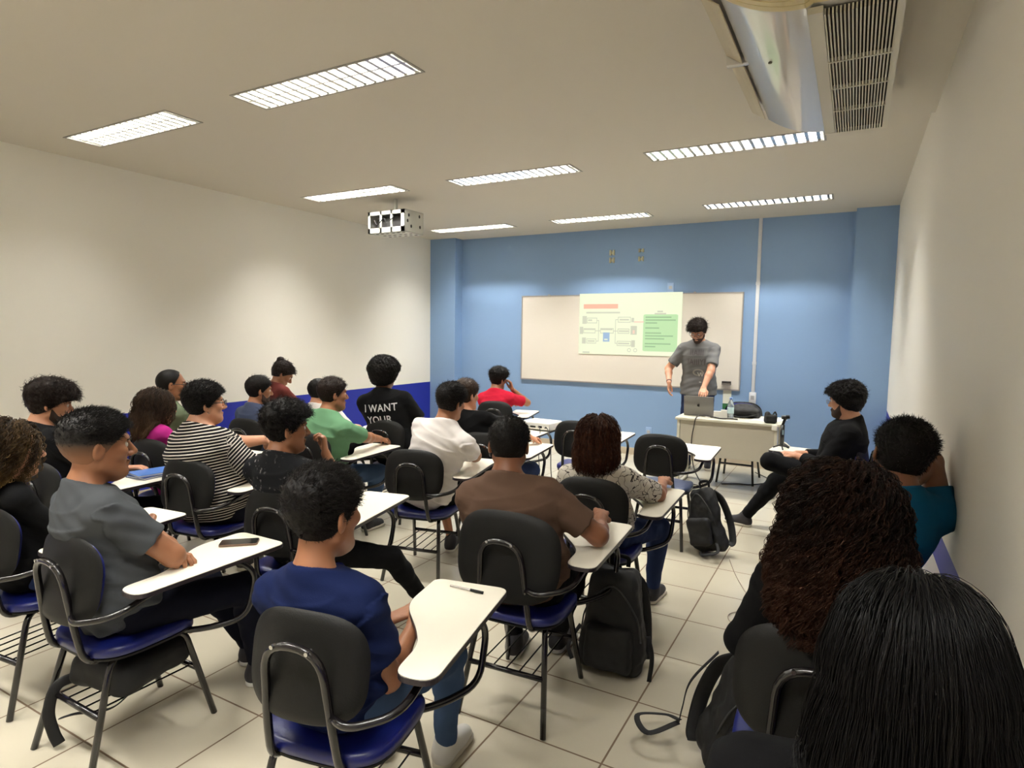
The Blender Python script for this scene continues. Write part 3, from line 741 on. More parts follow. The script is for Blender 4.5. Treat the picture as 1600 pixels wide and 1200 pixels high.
def strands_mesh(name, L, rad, m, parent=None, taper=.35, val=None):
    """L: (N, M, 3) polylines -> three sided tubes in one mesh"""
    Nn, Mm, _ = L.shape
    T = np.gradient(L, axis=1); T /= np.linalg.norm(T, axis=2, keepdims=True)+1e-9
    ref = np.broadcast_to(np.array([.31, .52, .79]), T.shape); u = np.cross(T, ref); u /= np.linalg.norm(u, axis=2, keepdims=True)+1e-9
    v = np.cross(T, u); t = np.linspace(0, 1, Mm); r_ = (rad*(1-(1-taper)*t**2))[None, :, None]
    if np.ndim(rad): pass
    R3 = [L+r_*(math.cos(a)*u+math.sin(a)*v) for a in (0, 2.094, 4.189)]
    V = np.stack(R3, 2).reshape(-1, 3)
    base = (np.arange(Nn)[:, None]*Mm+np.arange(Mm-1)[None]).reshape(-1)*3
    Fc = np.concatenate([np.stack([base+k, base+(k+1) % 3, base+3+(k+1) % 3, base+3+k], 1) for k in range(3)])
    me = raw_mesh(name, V, Fc)
    if val is not None:
        at = me.attributes.new('tone', 'FLOAT', 'POINT'); at.data.foreach_set('value', np.repeat(val.reshape(-1), 3).astype(np.float32))
    return link(name, me, parent, m, True)

# ------------------------------------------------------------------ skin, hair and cloth materials
def skin(name, c):
    m = mat(name, c, .48, noise=(25, .07), bump=(220, .12)); b = m.node_tree.nodes['Principled BSDF']
    b.inputs['Subsurface Weight'].default_value = .06; b.inputs['Subsurface Radius'].default_value = (.01, .004, .002); return m
SK = dict(light=skin('light skin', (192, 138, 108)), tan=skin('tan skin', (152, 102, 72)), brown=skin('brown skin', (126, 80, 54)), dark=skin('deep brown skin', (118, 74, 50)))
def hair_mat(name, c0, c1, rough=.55):
    m = mat(name, c0, rough); nt = m.node_tree; b = nt.nodes['Principled BSDF']
    a = N(m, 'ShaderNodeAttribute', attribute_name='tone'); mx = N(m, 'ShaderNodeMix', data_type='RGBA')
    mx.inputs[6].default_value = srgb(*c0); mx.inputs[7].default_value = srgb(*c1)
    nt.links.new(a.outputs['Fac'], mx.inputs[0]); nt.links.new(mx.outputs[2], b.inputs['Base Color'])
    b.inputs['Specular IOR Level'].default_value = .15
    return m
HR = dict(black=hair_mat('black hair', (13, 11, 10), (34, 28, 25)), dbrown=hair_mat('dark brown hair', (22, 16, 13), (54, 38, 29)), curly=hair_mat('dark curly hair', (14, 10, 8), (76, 46, 31)),
          red=hair_mat('reddish brown hair', (46, 26, 19), (118, 74, 50)), tips=hair_mat('brown hair with blond ends', (30, 22, 17), (124, 96, 58)), brown=hair_mat('brown hair', (38, 28, 22), (84, 62, 48)), straight=hair_mat('straight black hair', (11, 10, 10), (30, 27, 26), .45),
          wavy=hair_mat('brown wavy hair', (28, 20, 17), (92, 68, 48)))
def fade_mat(name, hair, sk):
    m = mat(name, hair, .6); nt = m.node_tree; b = nt.nodes['Principled BSDF']
    a = N(m, 'ShaderNodeAttribute', attribute_name='fade'); mx = N(m, 'ShaderNodeMix', data_type='RGBA')
    mx.inputs[6].default_value = srgb(*sk); mx.inputs[7].default_value = srgb(*hair)
    nt.links.new(a.outputs['Fac'], mx.inputs[0]); nt.links.new(mx.outputs[2], b.inputs['Base Color']); return m
def cloth(name, c, kind=None):
    m = mat('cloth '+name, c, .92, bump=(420, .25), noise=(6, .06)); m.node_tree.nodes['Principled BSDF'].inputs['Specular IOR Level'].default_value = .15
    nt = m.node_tree; b = nt.nodes['Principled BSDF']
    if kind == 'stripe':
        a = N(m, 'ShaderNodeAttribute', attribute_name='along'); mu = N(m, 'ShaderNodeMath', operation='MULTIPLY'); mu.inputs[1].default_value = 1/.0175
        fr_ = N(m, 'ShaderNodeMath', operation='FRACT'); gt = N(m, 'ShaderNodeMath', operation='GREATER_THAN'); gt.inputs[1].default_value = .66
        mx = N(m, 'ShaderNodeMix', data_type='RGBA'); mx.inputs[6].default_value = srgb(*c); mx.inputs[7].default_value = srgb(196, 188, 178)
        nt.links.new(a.outputs['Fac'], mu.inputs[0]); nt.links.new(mu.outputs[0], fr_.inputs[0]); nt.links.new(fr_.outputs[0], gt.inputs[0]); nt.links.new(gt.outputs[0], mx.inputs[0]); nt.links.new(mx.outputs[2], b.inputs['Base Color'])
    if kind == 'outline':
        tc = N(m, 'ShaderNodeTexCoord'); nz = N(m, 'ShaderNodeTexNoise'); nz.inputs['Scale'].default_value = 14
        ad = N(m, 'ShaderNodeMix', data_type='RGBA'); ad.inputs[0].default_value = .12
        vo = N(m, 'ShaderNodeTexVoronoi', feature='DISTANCE_TO_EDGE'); vo.inputs['Scale'].default_value = 22
        ra = N(m, 'ShaderNodeMath', operation='LESS_THAN'); ra.inputs[1].default_value = .035
        mx = N(m, 'ShaderNodeMix', data_type='RGBA'); mx.inputs[6].default_value = srgb(*c); mx.inputs[7].default_value = srgb(52, 44, 44)
        nt.links.new(tc.outputs['Object'], nz.inputs['Vector']); nt.links.new(tc.outputs['Object'], ad.inputs[6]); nt.links.new(nz.outputs['Color'], ad.inputs[7])
        nt.links.new(ad.outputs[2], vo.inputs['Vector']); nt.links.new(vo.outputs['Distance'], ra.inputs[0]); nt.links.new(ra.outputs[0], mx.inputs[0]); nt.links.new(mx.outputs[2], b.inputs['Base Color'])
    if kind == 'specks':
        tc = N(m, 'ShaderNodeTexCoord'); vo = N(m, 'ShaderNodeTexNoise'); vo.inputs['Scale'].default_value = 42; vo.inputs['Detail'].default_value = 3
        n2 = N(m, 'ShaderNodeTexNoise'); n2.inputs['Scale'].default_value = 9
        ra = N(m, 'ShaderNodeMapRange'); ra.inputs[1].default_value = .60; ra.inputs[2].default_value = .70
        r2 = N(m, 'ShaderNodeMapRange'); r2.inputs[1].default_value = .46; r2.inputs[2].default_value = .6
        mm = N(m, 'ShaderNodeMath', operation='MULTIPLY')
        mx = N(m, 'ShaderNodeMix', data_type='RGBA'); mx.inputs[6].default_value = srgb(*c); mx.inputs[7].default_value = srgb(150, 146, 146)
        nt.links.new(tc.outputs['Object'], vo.inputs['Vector']); nt.links.new(tc.outputs['Object'], n2.inputs['Vector'])
        nt.links.new(vo.outputs[0], ra.inputs[0]); nt.links.new(n2.outputs[0], r2.inputs[0]); nt.links.new(ra.outputs[0], mm.inputs[0]); nt.links.new(r2.outputs[0], mm.inputs[1])
        nt.links.new(mm.outputs[0], mx.inputs[0]); nt.links.new(mx.outputs[2], b.inputs['Base Color'])
    return m
DENIM = cloth('blue denim', (62, 82, 112)); DENIMD = cloth('dark denim', (38, 50, 84)); BLKC = cloth('black', (13, 13, 15)); NAVYC = cloth('dark navy', (15, 17, 30))
SHOE_D = mat('dark shoe fabric', (40, 38, 42), .7, bump=(200, .2)); SHOE_S = mat('pale rubber sole', (206, 200, 184), .6); SHOE_B = mat('blue sneaker fabric', (52, 62, 150), .6); SHOE_W = mat('white sneaker', (210, 208, 202), .6)
GLASSF = mat('dark spectacle frame', (30, 24, 22), .3); GLASSM = mat('thin metal spectacle frame', (130, 120, 110), .3, metal=.8); LENS = mat('spectacle lens', (240, 245, 245), .02, trans=1, alpha=.25)
EYEW = mat('eye white', (220, 212, 204), .2); EYED = mat('dark iris', (38, 24, 16), .15); BROW = mat('eyebrow hair', (30, 22, 18), .7)

# ------------------------------------------------------------------ people
def ik(a, b, l1, l2, hint):
    """joint between a and b for two bones, bending towards hint"""
    a, b = np.asarray(a, float), np.asarray(b, float); d = b-a; L = np.linalg.norm(d)
    if L > (l1+l2)*.995: b = a+d/L*(l1+l2)*.995; d = b-a; L = np.linalg.norm(d)
    L = max(L, abs(l1-l2)+.02)
    u = d/np.linalg.norm(d); x = (l1*l1-l2*l2+L*L)/(2*L); h_ = math.sqrt(max(0, l1*l1-x*x))
    hv = np.asarray(hint, float); hv = hv-hv@u*u; hv /= np.linalg.norm(hv)+1e-9
    return (a+u*x+hv*h_).astype(np.float32), b.astype(np.float32)
def rotm(yaw, pitch=0, tilt=0):
    """columns x right, y forward, z up; yaw ccw, pitch>0 looks down, tilt>0 to the right (degrees)"""
    R = Matrix.Rotation(math.radians(yaw), 3, 'Z') @ Matrix.Rotation(math.radians(-pitch), 3, 'X') @ Matrix.Rotation(math.radians(tilt), 3, 'Y')
    return np.array(R, dtype=np.float32)
HX = [-.14, -.105, -.075, -.03, -.004, .012, .03, .05, .075, .1, .14]
HAIRLINES = dict(
 short=[-.095, -.088, -.075, -.048, -.022, -.012, .012, .034, .058, .066, .066],
 high=[-.085, -.075, -.06, -.03, -.005, .015, .035, .05, .07, .078, .08],
 bald=[-.085, -.078, -.06, -.035, -.012, .0, .045, .085, .2, .3, .3],
 fringe=[-.1, -.09, -.08, -.05, -.025, -.01, .008, .025, .035, .04, .04],
 long=[-.16, -.14, -.12, -.1, -.09, -.05, .0, .03, .058, .066, .066])
def skull(q): return smin(el(q, (0, -.012, .030), (.077, .097, .089)), el(q, (0, .018, -.035), (.063, .072, .082)), .03)
def head_sdf(q, jaw=1.):
    d = skull(q)
    d = smin(d, rc(q, (0, .072, -.094), (0, .05, -.098), .021*jaw, .03*jaw), .025)
    for s in (-1, 1):
        d = smin(d, rc(q, (s*.052, .0, -.055), (s*.022, .066, -.093), .022*jaw, .018*jaw), .03)
        d = smin(d, el(q, (s*.043, .062, -.014), (.022, .022, .02)), .02)
    d = smin(d, el(q, (0, .081, .031), (.048, .014, .011)), .02)
    for s in (-1, 1): d = smax(d, -(el(q, (s*.031, .096, .008), (.018, .016, .011))), .014)
    d = smin(d, rc(q, (0, .088, .018), (0, .113, -.024), .0075, .0125), .012)
    for s in (-1, 1): d = smin(d, el(q, (s*.013, .098, -.03), (.009, .012, .009)), .008)
    d = smin(d, el(q, (0, .091, -.057), (.024, .0095, .0062)), .006)
    d = smin(d, el(q, (0, .089, -.067), (.021, .0095, .0068)), .006)
    d = smax(d, -rc(q, (-.022, .101, -.062), (.022, .101, -.062), .0022, .0022), .004)
    for s in (-1, 1):
        R = np.array(Matrix.Rotation(math.radians(s*22), 3, 'Z') @ Matrix.Rotation(math.radians(-12), 3, 'X'), np.float32)
        e = el(q, (s*.081, -.012, -.004), (.0085, .021, .034), R)
        e = smax(e, -el(q, (s*.090, -.008, .0), (.007, .0115, .019), R), .005)
        d = smin(d, e, .007)
    return d
def hand_joints(wr, dirv, palm, side, curl=.5, spread=.1, thumb=.5, s=1.):
    """side +1 right hand. returns list of (a,b,ra,rb). dirv: wrist->knuckles, palm: palm normal"""
    d = unit(dirv); n = unit(np.asarray(palm, np.float32)-np.dot(palm, d)*d); x = np.cross(d, n)*side
    x = unit(x); out = []       # x points towards the thumb
    def P(a, b, c): return (wr+(a*x+b*d+c*n)*s).astype(np.float32)
    K = [(.030, .088), (.010, .092), (-.010, .088), (-.029, .078)]; Ln = [.072, .080, .074, .058]
    for i, (kx, ky) in enumerate(K):
        out.append((P(kx*.55, .0, 0), P(kx, ky*.97, -.002), .0135*s, .0105*s, 'p'))
        o = P(kx, ky, -.002); a = curl*(1+.08*i); f = unit(d+x*spread*(1.2-i*.8)); ang = 0; p0 = o; l = Ln[i]*s
        for j, (fr_, ra, rb) in enumerate(((.44, .0092, .0086), (.31, .0086, .0078), (.25, .0078, .0068))):
            ang += a*(.75 if j == 0 else 1.05)
            dv = math.cos(ang)*f+math.sin(ang)*n; p1 = (p0+unit(dv)*l*fr_).astype(np.float32); out.append((p0, p1, ra*s, rb*s, 'f%d' % i)); p0 = p1
    t0 = P(.020, .018, .006); t1 = P(.044, .048, .010+.016*thumb); t2 = P(.050-.012*thumb, .078, .014+.028*thumb); t3 = P(.046-.02*thumb, .102, .018+.034*thumb)
    out += [(t0, t1, .014*s, .0115*s, 't'), (t1, t2, .0115*s, .0098*s, 't'), (t2, t3, .0098*s, .008*s, 't')]
    return out
def person(key, seat=None, pos=None, yaw=None, head=None, hy=0, hp=0, ht=0, hs=1., lean=0, sy=None, g=1., ub=1., s=1., sk='tan', hair=None, hairm='black',
           shirt=None, sleeve=.55, pants=BLKC, hem=1., shoes=(SHOE_D, SHOE_S), Rh=None, Lh=None, Re=(.6, -.3, -1), Le=(-.6, -.3, -1), Rf=None, Lf=None, pelvis=None,
           Rc=.5, Lc=.5, Rp=(0, 0, -1), Lp=(0, 0, -1), Rd=None, Ld=None, res=.007, face=True, glasses=None, beard=None, shirt_len=0.03, label='', extras=None, fab=.004, knee=((.25, .3, 1), (-.25, .3, 1)),
           collar=True, nk=0., jaw=1., tilt=0., seed=0., shw=1.):
    """head: world position of the top of the head; all other targets local to the seat/base frame"""
    if seat: X0, Y0, A0_ = SEATS[seat]
    else: X0, Y0 = pos; A0_ = yaw
    if yaw is None: yaw = A0_
    base = empty('person', (X0, Y0, 0), math.radians(yaw), label, 'person')
    ca, sa = math.cos(math.radians(yaw)), math.sin(math.radians(yaw))
    W2L = lambda p: v3((p[0]-X0)*ca+(p[1]-Y0)*sa, -(p[0]-X0)*sa+(p[1]-Y0)*ca, p[2])
    hyl = hy-yaw                                           # head heading in local frame
    Hm = rotm(hyl, hp, ht)
    hc = W2L(head)-Hm@v3(0, -.0, .119*hs)                  # head centre
    q_of = lambda P: ((P-hc)@Hm)/hs
    pel = v3(0, -.045+.08*(g-1), .56) if pelvis is None else v3(*pelvis)
    # neck base: behind/below the head
    sy_ = (0 if sy is None else sy)
    fwd = rotm(sy_, 0, 0)[:, 1]; 
    nb = hc+Hm@v3(0, -.03, -.06)*hs*.6-v3(0, 0, .125*s+nk)-fwd*(.035+.02*abs(hp)/40)*s
    if DEBUG: print('NB', key, np.round(nb, 3), 'g', g)
    up_ = unit(nb-pel); xs_ = rotm(sy_, 0, tilt)[:, 0]; xs_ = unit(xs_-np.dot(xs_, up_)*up_*.6); ys_ = unit(np.cross(up_, xs_))
    xp = v3(1, 0, 0); yp = unit(np.cross(unit(nb-pel), xp))
    Lsp = float(np.linalg.norm(nb-pel))
    sh = {}
    for sd in (1, -1): sh[sd] = (nb+xs_*sd*.168*s*ub*shw-up_*.055*s+ys_*.012).astype(np.float32)
    hip = {sd: (pel+v3(sd*.09*s, .03, -.03)).astype(np.float32) for sd in (1, -1)}
    # limbs
    Rh = Rh if Rh is not None else (.13, .28, .66); Lh = Lh if Lh is not None else (-.13, .28, .66)
    la, lf = .285*s, .25*s
    el_, wr = {}, {}
    el_[1], wr[1] = ik(sh[1], Rh, la, lf, Re); el_[-1], wr[-1] = ik(sh[-1], Lh, la, lf, Le)
    Rf = Rf if Rf is not None else (.12, .36, .085); Lf = Lf if Lf is not None else (-.12, .36, .085)
    kn, an = {}, {}
    for sd, ft, kh in ((1, Rf, knee[0]), (-1, Lf, knee[1])): kn[sd], an[sd] = ik(hip[sd], ft, .43*s, .41*s, kh)
    # spine curve
    mid = (pel+nb)/2+yp*(.045 if pelvis is None else -.03)*s
    def spine(t): return (1-t)**2*pel+2*t*(1-t)*mid+t*t*nb
    ST = [(0., .165, .118), (.18, .168, .122), (.4, .150, .112), (.62, .160, .118), (.8, .168, .112), (.95, .13, .085)]
    C = np.array([spine(t) for t, _, _ in ST], np.float32); Wd = np.array([a*s*g for _, a, _ in ST]); Dd = np.array([b*s*g for _, _, b in ST])
    Wd[3:] *= ub
    def torso(P, off=0., want=False):
        best = None; par = None
        for i in range(len(ST)-1):
            a, b = C[i], C[i+1]; ab = b-a; l2 = float(ab@ab); t = np.clip(((P-a)@ab)/l2, 0, 1)
            tt = (i+t)/(len(ST)-1); xx = xp[None]*(1-tt[:, None])+xs_[None]*tt[:, None]; xx /= np.linalg.norm(xx, axis=1, keepdims=True)
            d = P-a-t[:, None]*ab; ax = (d*xx).sum(1); z_ = ab/np.sqrt(l2); az = d@z_; ay = np.sqrt(np.maximum((d*d).sum(1)-ax*ax-az*az, 0))
            w_ = Wd[i]+(Wd[i+1]-Wd[i])*t+off; dd = Dd[i]+(Dd[i+1]-Dd[i])*t+off
            r_ = ((np.abs(ax)/w_)**2.4+(ay/dd)**2.4+1e-9)**(1/2.4)
            e = (r_-1)*np.minimum(w_, dd); e = np.where(np.abs(az) > 1e-4, np.sqrt(np.maximum(e, 0)**2+az*az)+np.minimum(e, 0), e)
            if best is None: best = e; par = tt*Lsp
            else: par = np.where(e < best, tt*Lsp, par); best = np.minimum(best, e)
        return (best, par) if want else best
    nt_ = (hc+Hm@v3(0, -.022, -.06)*hs).astype(np.float32)   # top of neck
    ndir = unit(nt_-nb)
    def traps(P, off=0.):
        d = rc(P, nb-up_*.02, nb+ndir*.03*s, .062*s*g**.5+off, .052*s*g**.5+off)
        for sd in (1, -1): d = smin(d, rc(P, nb+ndir*.028*s, sh[sd]+up_*.012, .040*s+off, .046*s*g**.4+off), .05)
        return d
    ag = g**.55*(.86 if ub < .95 else 1)*s
    hd = {}
    for sd, pn, dr, cu in ((1, Rp, Rd, Rc), (-1, Lp, Ld, Lc)):
        dv = unit(dr) if dr is not None else unit(wr[sd]-el_[sd]); hd[sd] = hand_joints(wr[sd], dv, np.asarray(pn, np.float32), -sd, cu, s=.98*s)
    def arm(P, sd):
        d = rc(P, sh[sd], el_[sd], .050*ag, .039*ag); m_ = el_[sd]*.7+wr[sd]*.3
        d = smin(d, rc(P, el_[sd], m_, .038*ag, .037*ag), .02); d = smin(d, rc(P, m_, wr[sd], .037*ag, .0245*ag), .02); return d
    def hand(P, sd):
        bd = None; fd = None
        for a, b, ra, rb, kd in hd[sd]:
            e = rc(P, a, b, ra, rb)
            if kd in 'pt': bd = e if bd is None else smin(bd, e, .012)
            else: fd = e if fd is None else np.minimum(fd, e)
        return smin(bd, fd, .006)
    def leg(P, sd, off=0.):
        d = rc(P, hip[sd], kn[sd], .083*s*g**.6+off, .058*s*g**.4+off); m_ = kn[sd]*.7+an[sd]*.3
        d = smin(d, rc(P, kn[sd], m_, .055*s*g**.4+off, .052*s*g**.4+off), .03); return smin(d, rc(P, m_, an[sd], .052*s*g**.4+off, .038*s+off), .03)
    def near(P, c, r):
        return ((P-np.asarray(c, np.float32))**2).sum(1) < r*r
    def masked(P, c, r, fn, far=.3):
        out = np.sqrt(((P-np.asarray(c, np.float32))**2).sum(1))-r+.04; k = out < .04
        if k.any(): out[k] = fn(P[k])
        return out
    def body(P):
        d = smin(torso(P, -.012), traps(P, -.008), .04)
        d = smin(d, rc(P, nb-ndir*.01, nt_, .058*s*g**.35*(.88 if ub < .95 else 1), .054*s*g**.3*(.88 if ub < .95 else 1)), .03)
        d = smin(d, masked(P, hc, .19*hs, lambda p: head_sdf(q_of(p), jaw)*hs), .018)
        for sd in (1, -1):
            d = smin(d, arm(P, sd), .02); d = smin(d, masked(P, wr[sd], .26, lambda p: hand(p, sd)), .012)
            d = smin(d, leg(P, sd, -.012), .03)
        return d
    ends = [hc, wr[1], wr[-1], el_[1], el_[-1], sh[1], sh[-1], kn[1], kn[-1], an[1], an[-1], pel, nb]
    E_ = np.array(ends); lo, hi = E_.min(0)-.21, E_.max(0)+.21; lo[2] = max(lo[2], .0)
    bo = sdf_obj('body', body, lo, hi, res, SK[sk] if isinstance(sk, str) else sk, base)
    # ---- shirt
    if shirt is not None:
        sd_ = seed
        hz = pel-up_*(.055+shirt_len)
        tau = sleeve
        def shirt_parts(P):
            t_, par = torso(P, .009, True); par = (P-pel)@up_
            f1 = smin(t_, traps(P, .006), .05); along = par
            ext = None
            for sd in (1, -1):
                e_ = el_[sd]; w2 = wr[sd]; k = .012+.008*min(sleeve, 1.)
                if tau <= 1:
                    c_ = sh[sd]+(e_-sh[sd])*tau; a_ = rc(P, sh[sd], e_, .056*ag+.004, .043*ag+k); ax = unit(e_-sh[sd]); a_ = smax(a_, (P-c_)@ax, .006)
                    pr_ = (P-sh[sd])@ax
                else:
                    c_ = e_+(w2-e_)*(tau-1); a_ = smin(rc(P, sh[sd], e_, .056*ag+.004, .044*ag+.008), smax(rc(P, e_, w2, .044*ag+.008, .03*ag+.008), (P-c_)@unit(w2-e_), .006), .03); pr_ = (P-sh[sd])@unit(e_-sh[sd])
                along = np.where(a_ < f1-.004, pr_, along)
                ext = a_ if ext is None else np.minimum(ext, a_)
            return f1, ext, along
        ncut = nb+ndir*.050*s
        def shirt_fn(P):
            f1, ext, al = shirt_parts(P)
            d = smin(f1, ext, .03)
            if not 0: 
                d = smin(d, smax(rc(P, pel, hip[1]*.5+hip[-1]*.5, .14*g, .13*g), -.0+(-(P-pel)@yp)-.1, .05), .03) if shirt_len > 0 else d
            wr_ = wav(P*np.array([1, 1, 2.1], np.float32), 17, sd_)+.6*wav(P*np.array([1.3, 1, 1.2], np.float32), 34, sd_+3)
            low = np.clip((.30-al)/.3, 0, 1)*.8+.45
            fold = np.abs(np.sin((P@unit(v3(.35, .2, 1)))*58+2.2*np.sin(P[:, 0]*9+sd_)+1.5*np.sin(P[:, 1]*11)))**2
            d = d-fab*low*(.62*wr_+.45*(fold-.3)+.62)
            d = smax(d, (P-ncut)@ndir, .006)
            d = smax(d, -(P-hz)@up_, .006)
            if collar:
                qn = P-ncut; hgt = qn@ndir; rad_ = np.sqrt(np.maximum((qn*qn).sum(1)-hgt*hgt, 0)); R0 = (.061*s*g**.35)*(.88 if ub < .95 else 1)
                d = np.minimum(d, np.sqrt((rad_-R0)**2+hgt**2)-.0052)
            return d
        E2 = np.array([sh[1], sh[-1], el_[1], el_[-1], pel, nb]+([wr[1], wr[-1]] if tau > 1 else []))
        so = sdf_obj('shirt', shirt_fn, E2.min(0)-.2, E2.max(0)+.17, res, shirt, base, {'along': lambda V: shirt_parts(V)[2]})
        base['_s'] = 1; del base['_s']
    else: shirt_fn = body
    # ---- trousers
    tend = hem
    def pants_fn(P):
        d = None
        for sd in (1, -1):
            e = leg(P, sd, .004)
            if tend < 1: e = smax(e, (P-(kn[sd]+(an[sd]-kn[sd])*tend))@unit(an[sd]-kn[sd]), .01)
            else: e = smax(e, (P-(an[sd]+unit(an[sd]-kn[sd])*-.005))@unit(an[sd]-kn[sd]), .01)
            d = e if d is None else smin(d, e, .02)
        hp_ = smax(torso(P, -.001), (P-pel)@up_-.10, .01)
        d = smin(d, hp_, .04); return d-.003*wav(P, 30, seed)-.002*wav(P, 60, seed+1)
    E3 = np.array([kn[1], kn[-1], an[1], an[-1], pel])
    sdf_obj('trousers', pants_fn, np.maximum(E3.min(0)-.2, [-9, -9, .02]), E3.max(0)+.2, max(res, .007), pants, base)
    # ---- shoes
    for sd in (1, -1):
        a_ = an[sd]; sdir = an[sd]-kn[sd]; hfw = v3(sd*.12, 1, 0)
        if abs(sdir[2]) < .25:      # crossed leg: foot continues off the shin
            fwdv = unit(v3(0, .5, .35) + .0*sdir); dn = unit(sdir)
        else: fwdv = unit(hfw); dn = v3(0, 0, -1)
        fwdv = unit(fwdv-np.dot(fwdv, dn)*dn); sd_x = np.cross(fwdv, -dn)
        Rf_ = np.stack([sd_x, fwdv, -dn], 1).astype(np.float32); a0 = a_.copy()
        if dn[2] < -.9: a0[2] = .085
        def shoe_fn(P):
            q = (P-a0)@Rf_
            d = rc(q, (0, -.02, -.05), (0, .14, -.055), .036, .034); d = smin(d, rc(q, (0, -.02, -.03), (0, .0, .01), .038, .04), .03); d = smin(d, rc(q, (0, .0, -.01), (0, .1, -.045), .036, .03), .03)
            return smax(d, -(q[:, 2]+.066), .006)
        def sole_fn(P):
            q = (P-a0)@Rf_
            d = rc(q*np.array([1, 1, 0], np.float32), (0, -.022, 0), (0, .142, 0), .038, .040)
            return smax(d, np.abs(q[:, 2]+.0705)-.0125, .006)
        so_ = sdf_obj('shoe', shoe_fn, a0-.2, a0+.2, .007, shoes[0], base)
        if so_: sdf_obj('sole', sole_fn, a0-.22, a0+.22, .006, shoes[1], so_)
    # ---- head things, in head space
    hb = bpy.data.objects.new('tmp', None); HM = Matrix.Identity(4)
    for i in range(3):
        for j in range(3): HM[i][j] = float(Hm[i, j])*hs
        HM[i][3] = float(hc[i])
    def put(o, par=base):
        if o is not None: o.matrix_local = HM if par is base else Matrix.Identity(4)
        return o
    bpy.data.objects.remove(hb)
    if face:
        for sd in (1, -1):
            e = MB(); V = []; 
            e.lathe([(.0115*math.sin(a), -.0115*math.cos(a)) for a in np.linspace(.01, math.pi-.01, 10)], n=14)
            eo = e.build('eye', EYEW, base, smooth=True); eo.matrix_local = HM @ Matrix.Translation((sd*.031, .0765, .007)) @ Matrix.Rotation(math.radians(-90), 4, 'X')
            ir = MB().lathe([(.0058, .0098), (.004, .0112), (.001, .0119)], n=12).build('iris', EYED, eo, smooth=True)
            b_ = MB().tube([(sd*.014, .0925, .0245), (sd*.03, .0925, .029), (sd*.046, .081, .026)], (.0025, .0042), 8, flat=(0, 1, 0)); put(b_.build('eyebrow', BROW, base, smooth=True))
    if glasses:
        gm = dict(dark=GLASSF, metal=GLASSM)[glasses]; rr_ = .0022 if glasses == 'dark' else .0013
        gl = MB(); 
        for sd in (1, -1):
            pts = [(sd*.032+.023*math.cos(a)*abs(math.cos(a))**-.25 if abs(math.cos(a)) > .05 else sd*.032, .112-.004*abs(math.cos(a)), .004+.017*math.sin(a)) for a in np.linspace(0, 2*math.pi, 25)]
            gl.tube(pts, rr_, 6); gl.tube([(sd*.056, .108, .008), (sd*.074, .09, .010), (sd*.083, .0, .012), (sd*.084, -.018, -.004)], rr_, 6)
        gl.tube([(-.01, .113, .008), (0, .116, .011), (.01, .113, .008)], rr_, 6)
        go = put(gl.build('glasses', gm, base, smooth=True))
        for sd in (1, -1):
            MB().add([(sd*.032+.021*math.cos(a), .111, .004+.015*math.sin(a)) for a in np.linspace(0, 2*math.pi, 20)[:-1]], [list(range(19))]).build('lens', LENS, go)
    if beard:
        zb = lambda q: np.interp(q[:, 1], [-.01, .02, .045, .06, .085, .12], [-.005, -.03, -.055, -.058, -.040, -.040]).astype(np.float32)
        def bs2(q):
            d = head_sdf(q, jaw)-beard-.0008*wav(q, 300)
            d = smax(d, (q[:, 2]-zb(q))*.8, .004); d = smax(d, -(q[:, 1]-.004), .004)
            return smax(d, -(el(q, (0, .1, -.062), (.021, .03, .0085))), .003)
        put(sdf_obj('beard', bs2, (-.1, -.02, -.14), (.1, .14, .03), .004, mat('short stubble', (52, 36, 28), .8) if beard < .01 else HR[hairm], base))
    P_ = dict(base=base, hc=hc, Hm=Hm, hs=hs, W2L=W2L, q_of=q_of, body=body, shirt=shirt_fn, HM=HM, put=put, nb=nb, up=up_, xs=xs_, ys=ys_, pel=pel, wr=wr, el=el_, sh=sh, res=res, spine=spine)
    if hair: hair(P_, HR[hairm])
    if extras: extras(P_)
    return P_

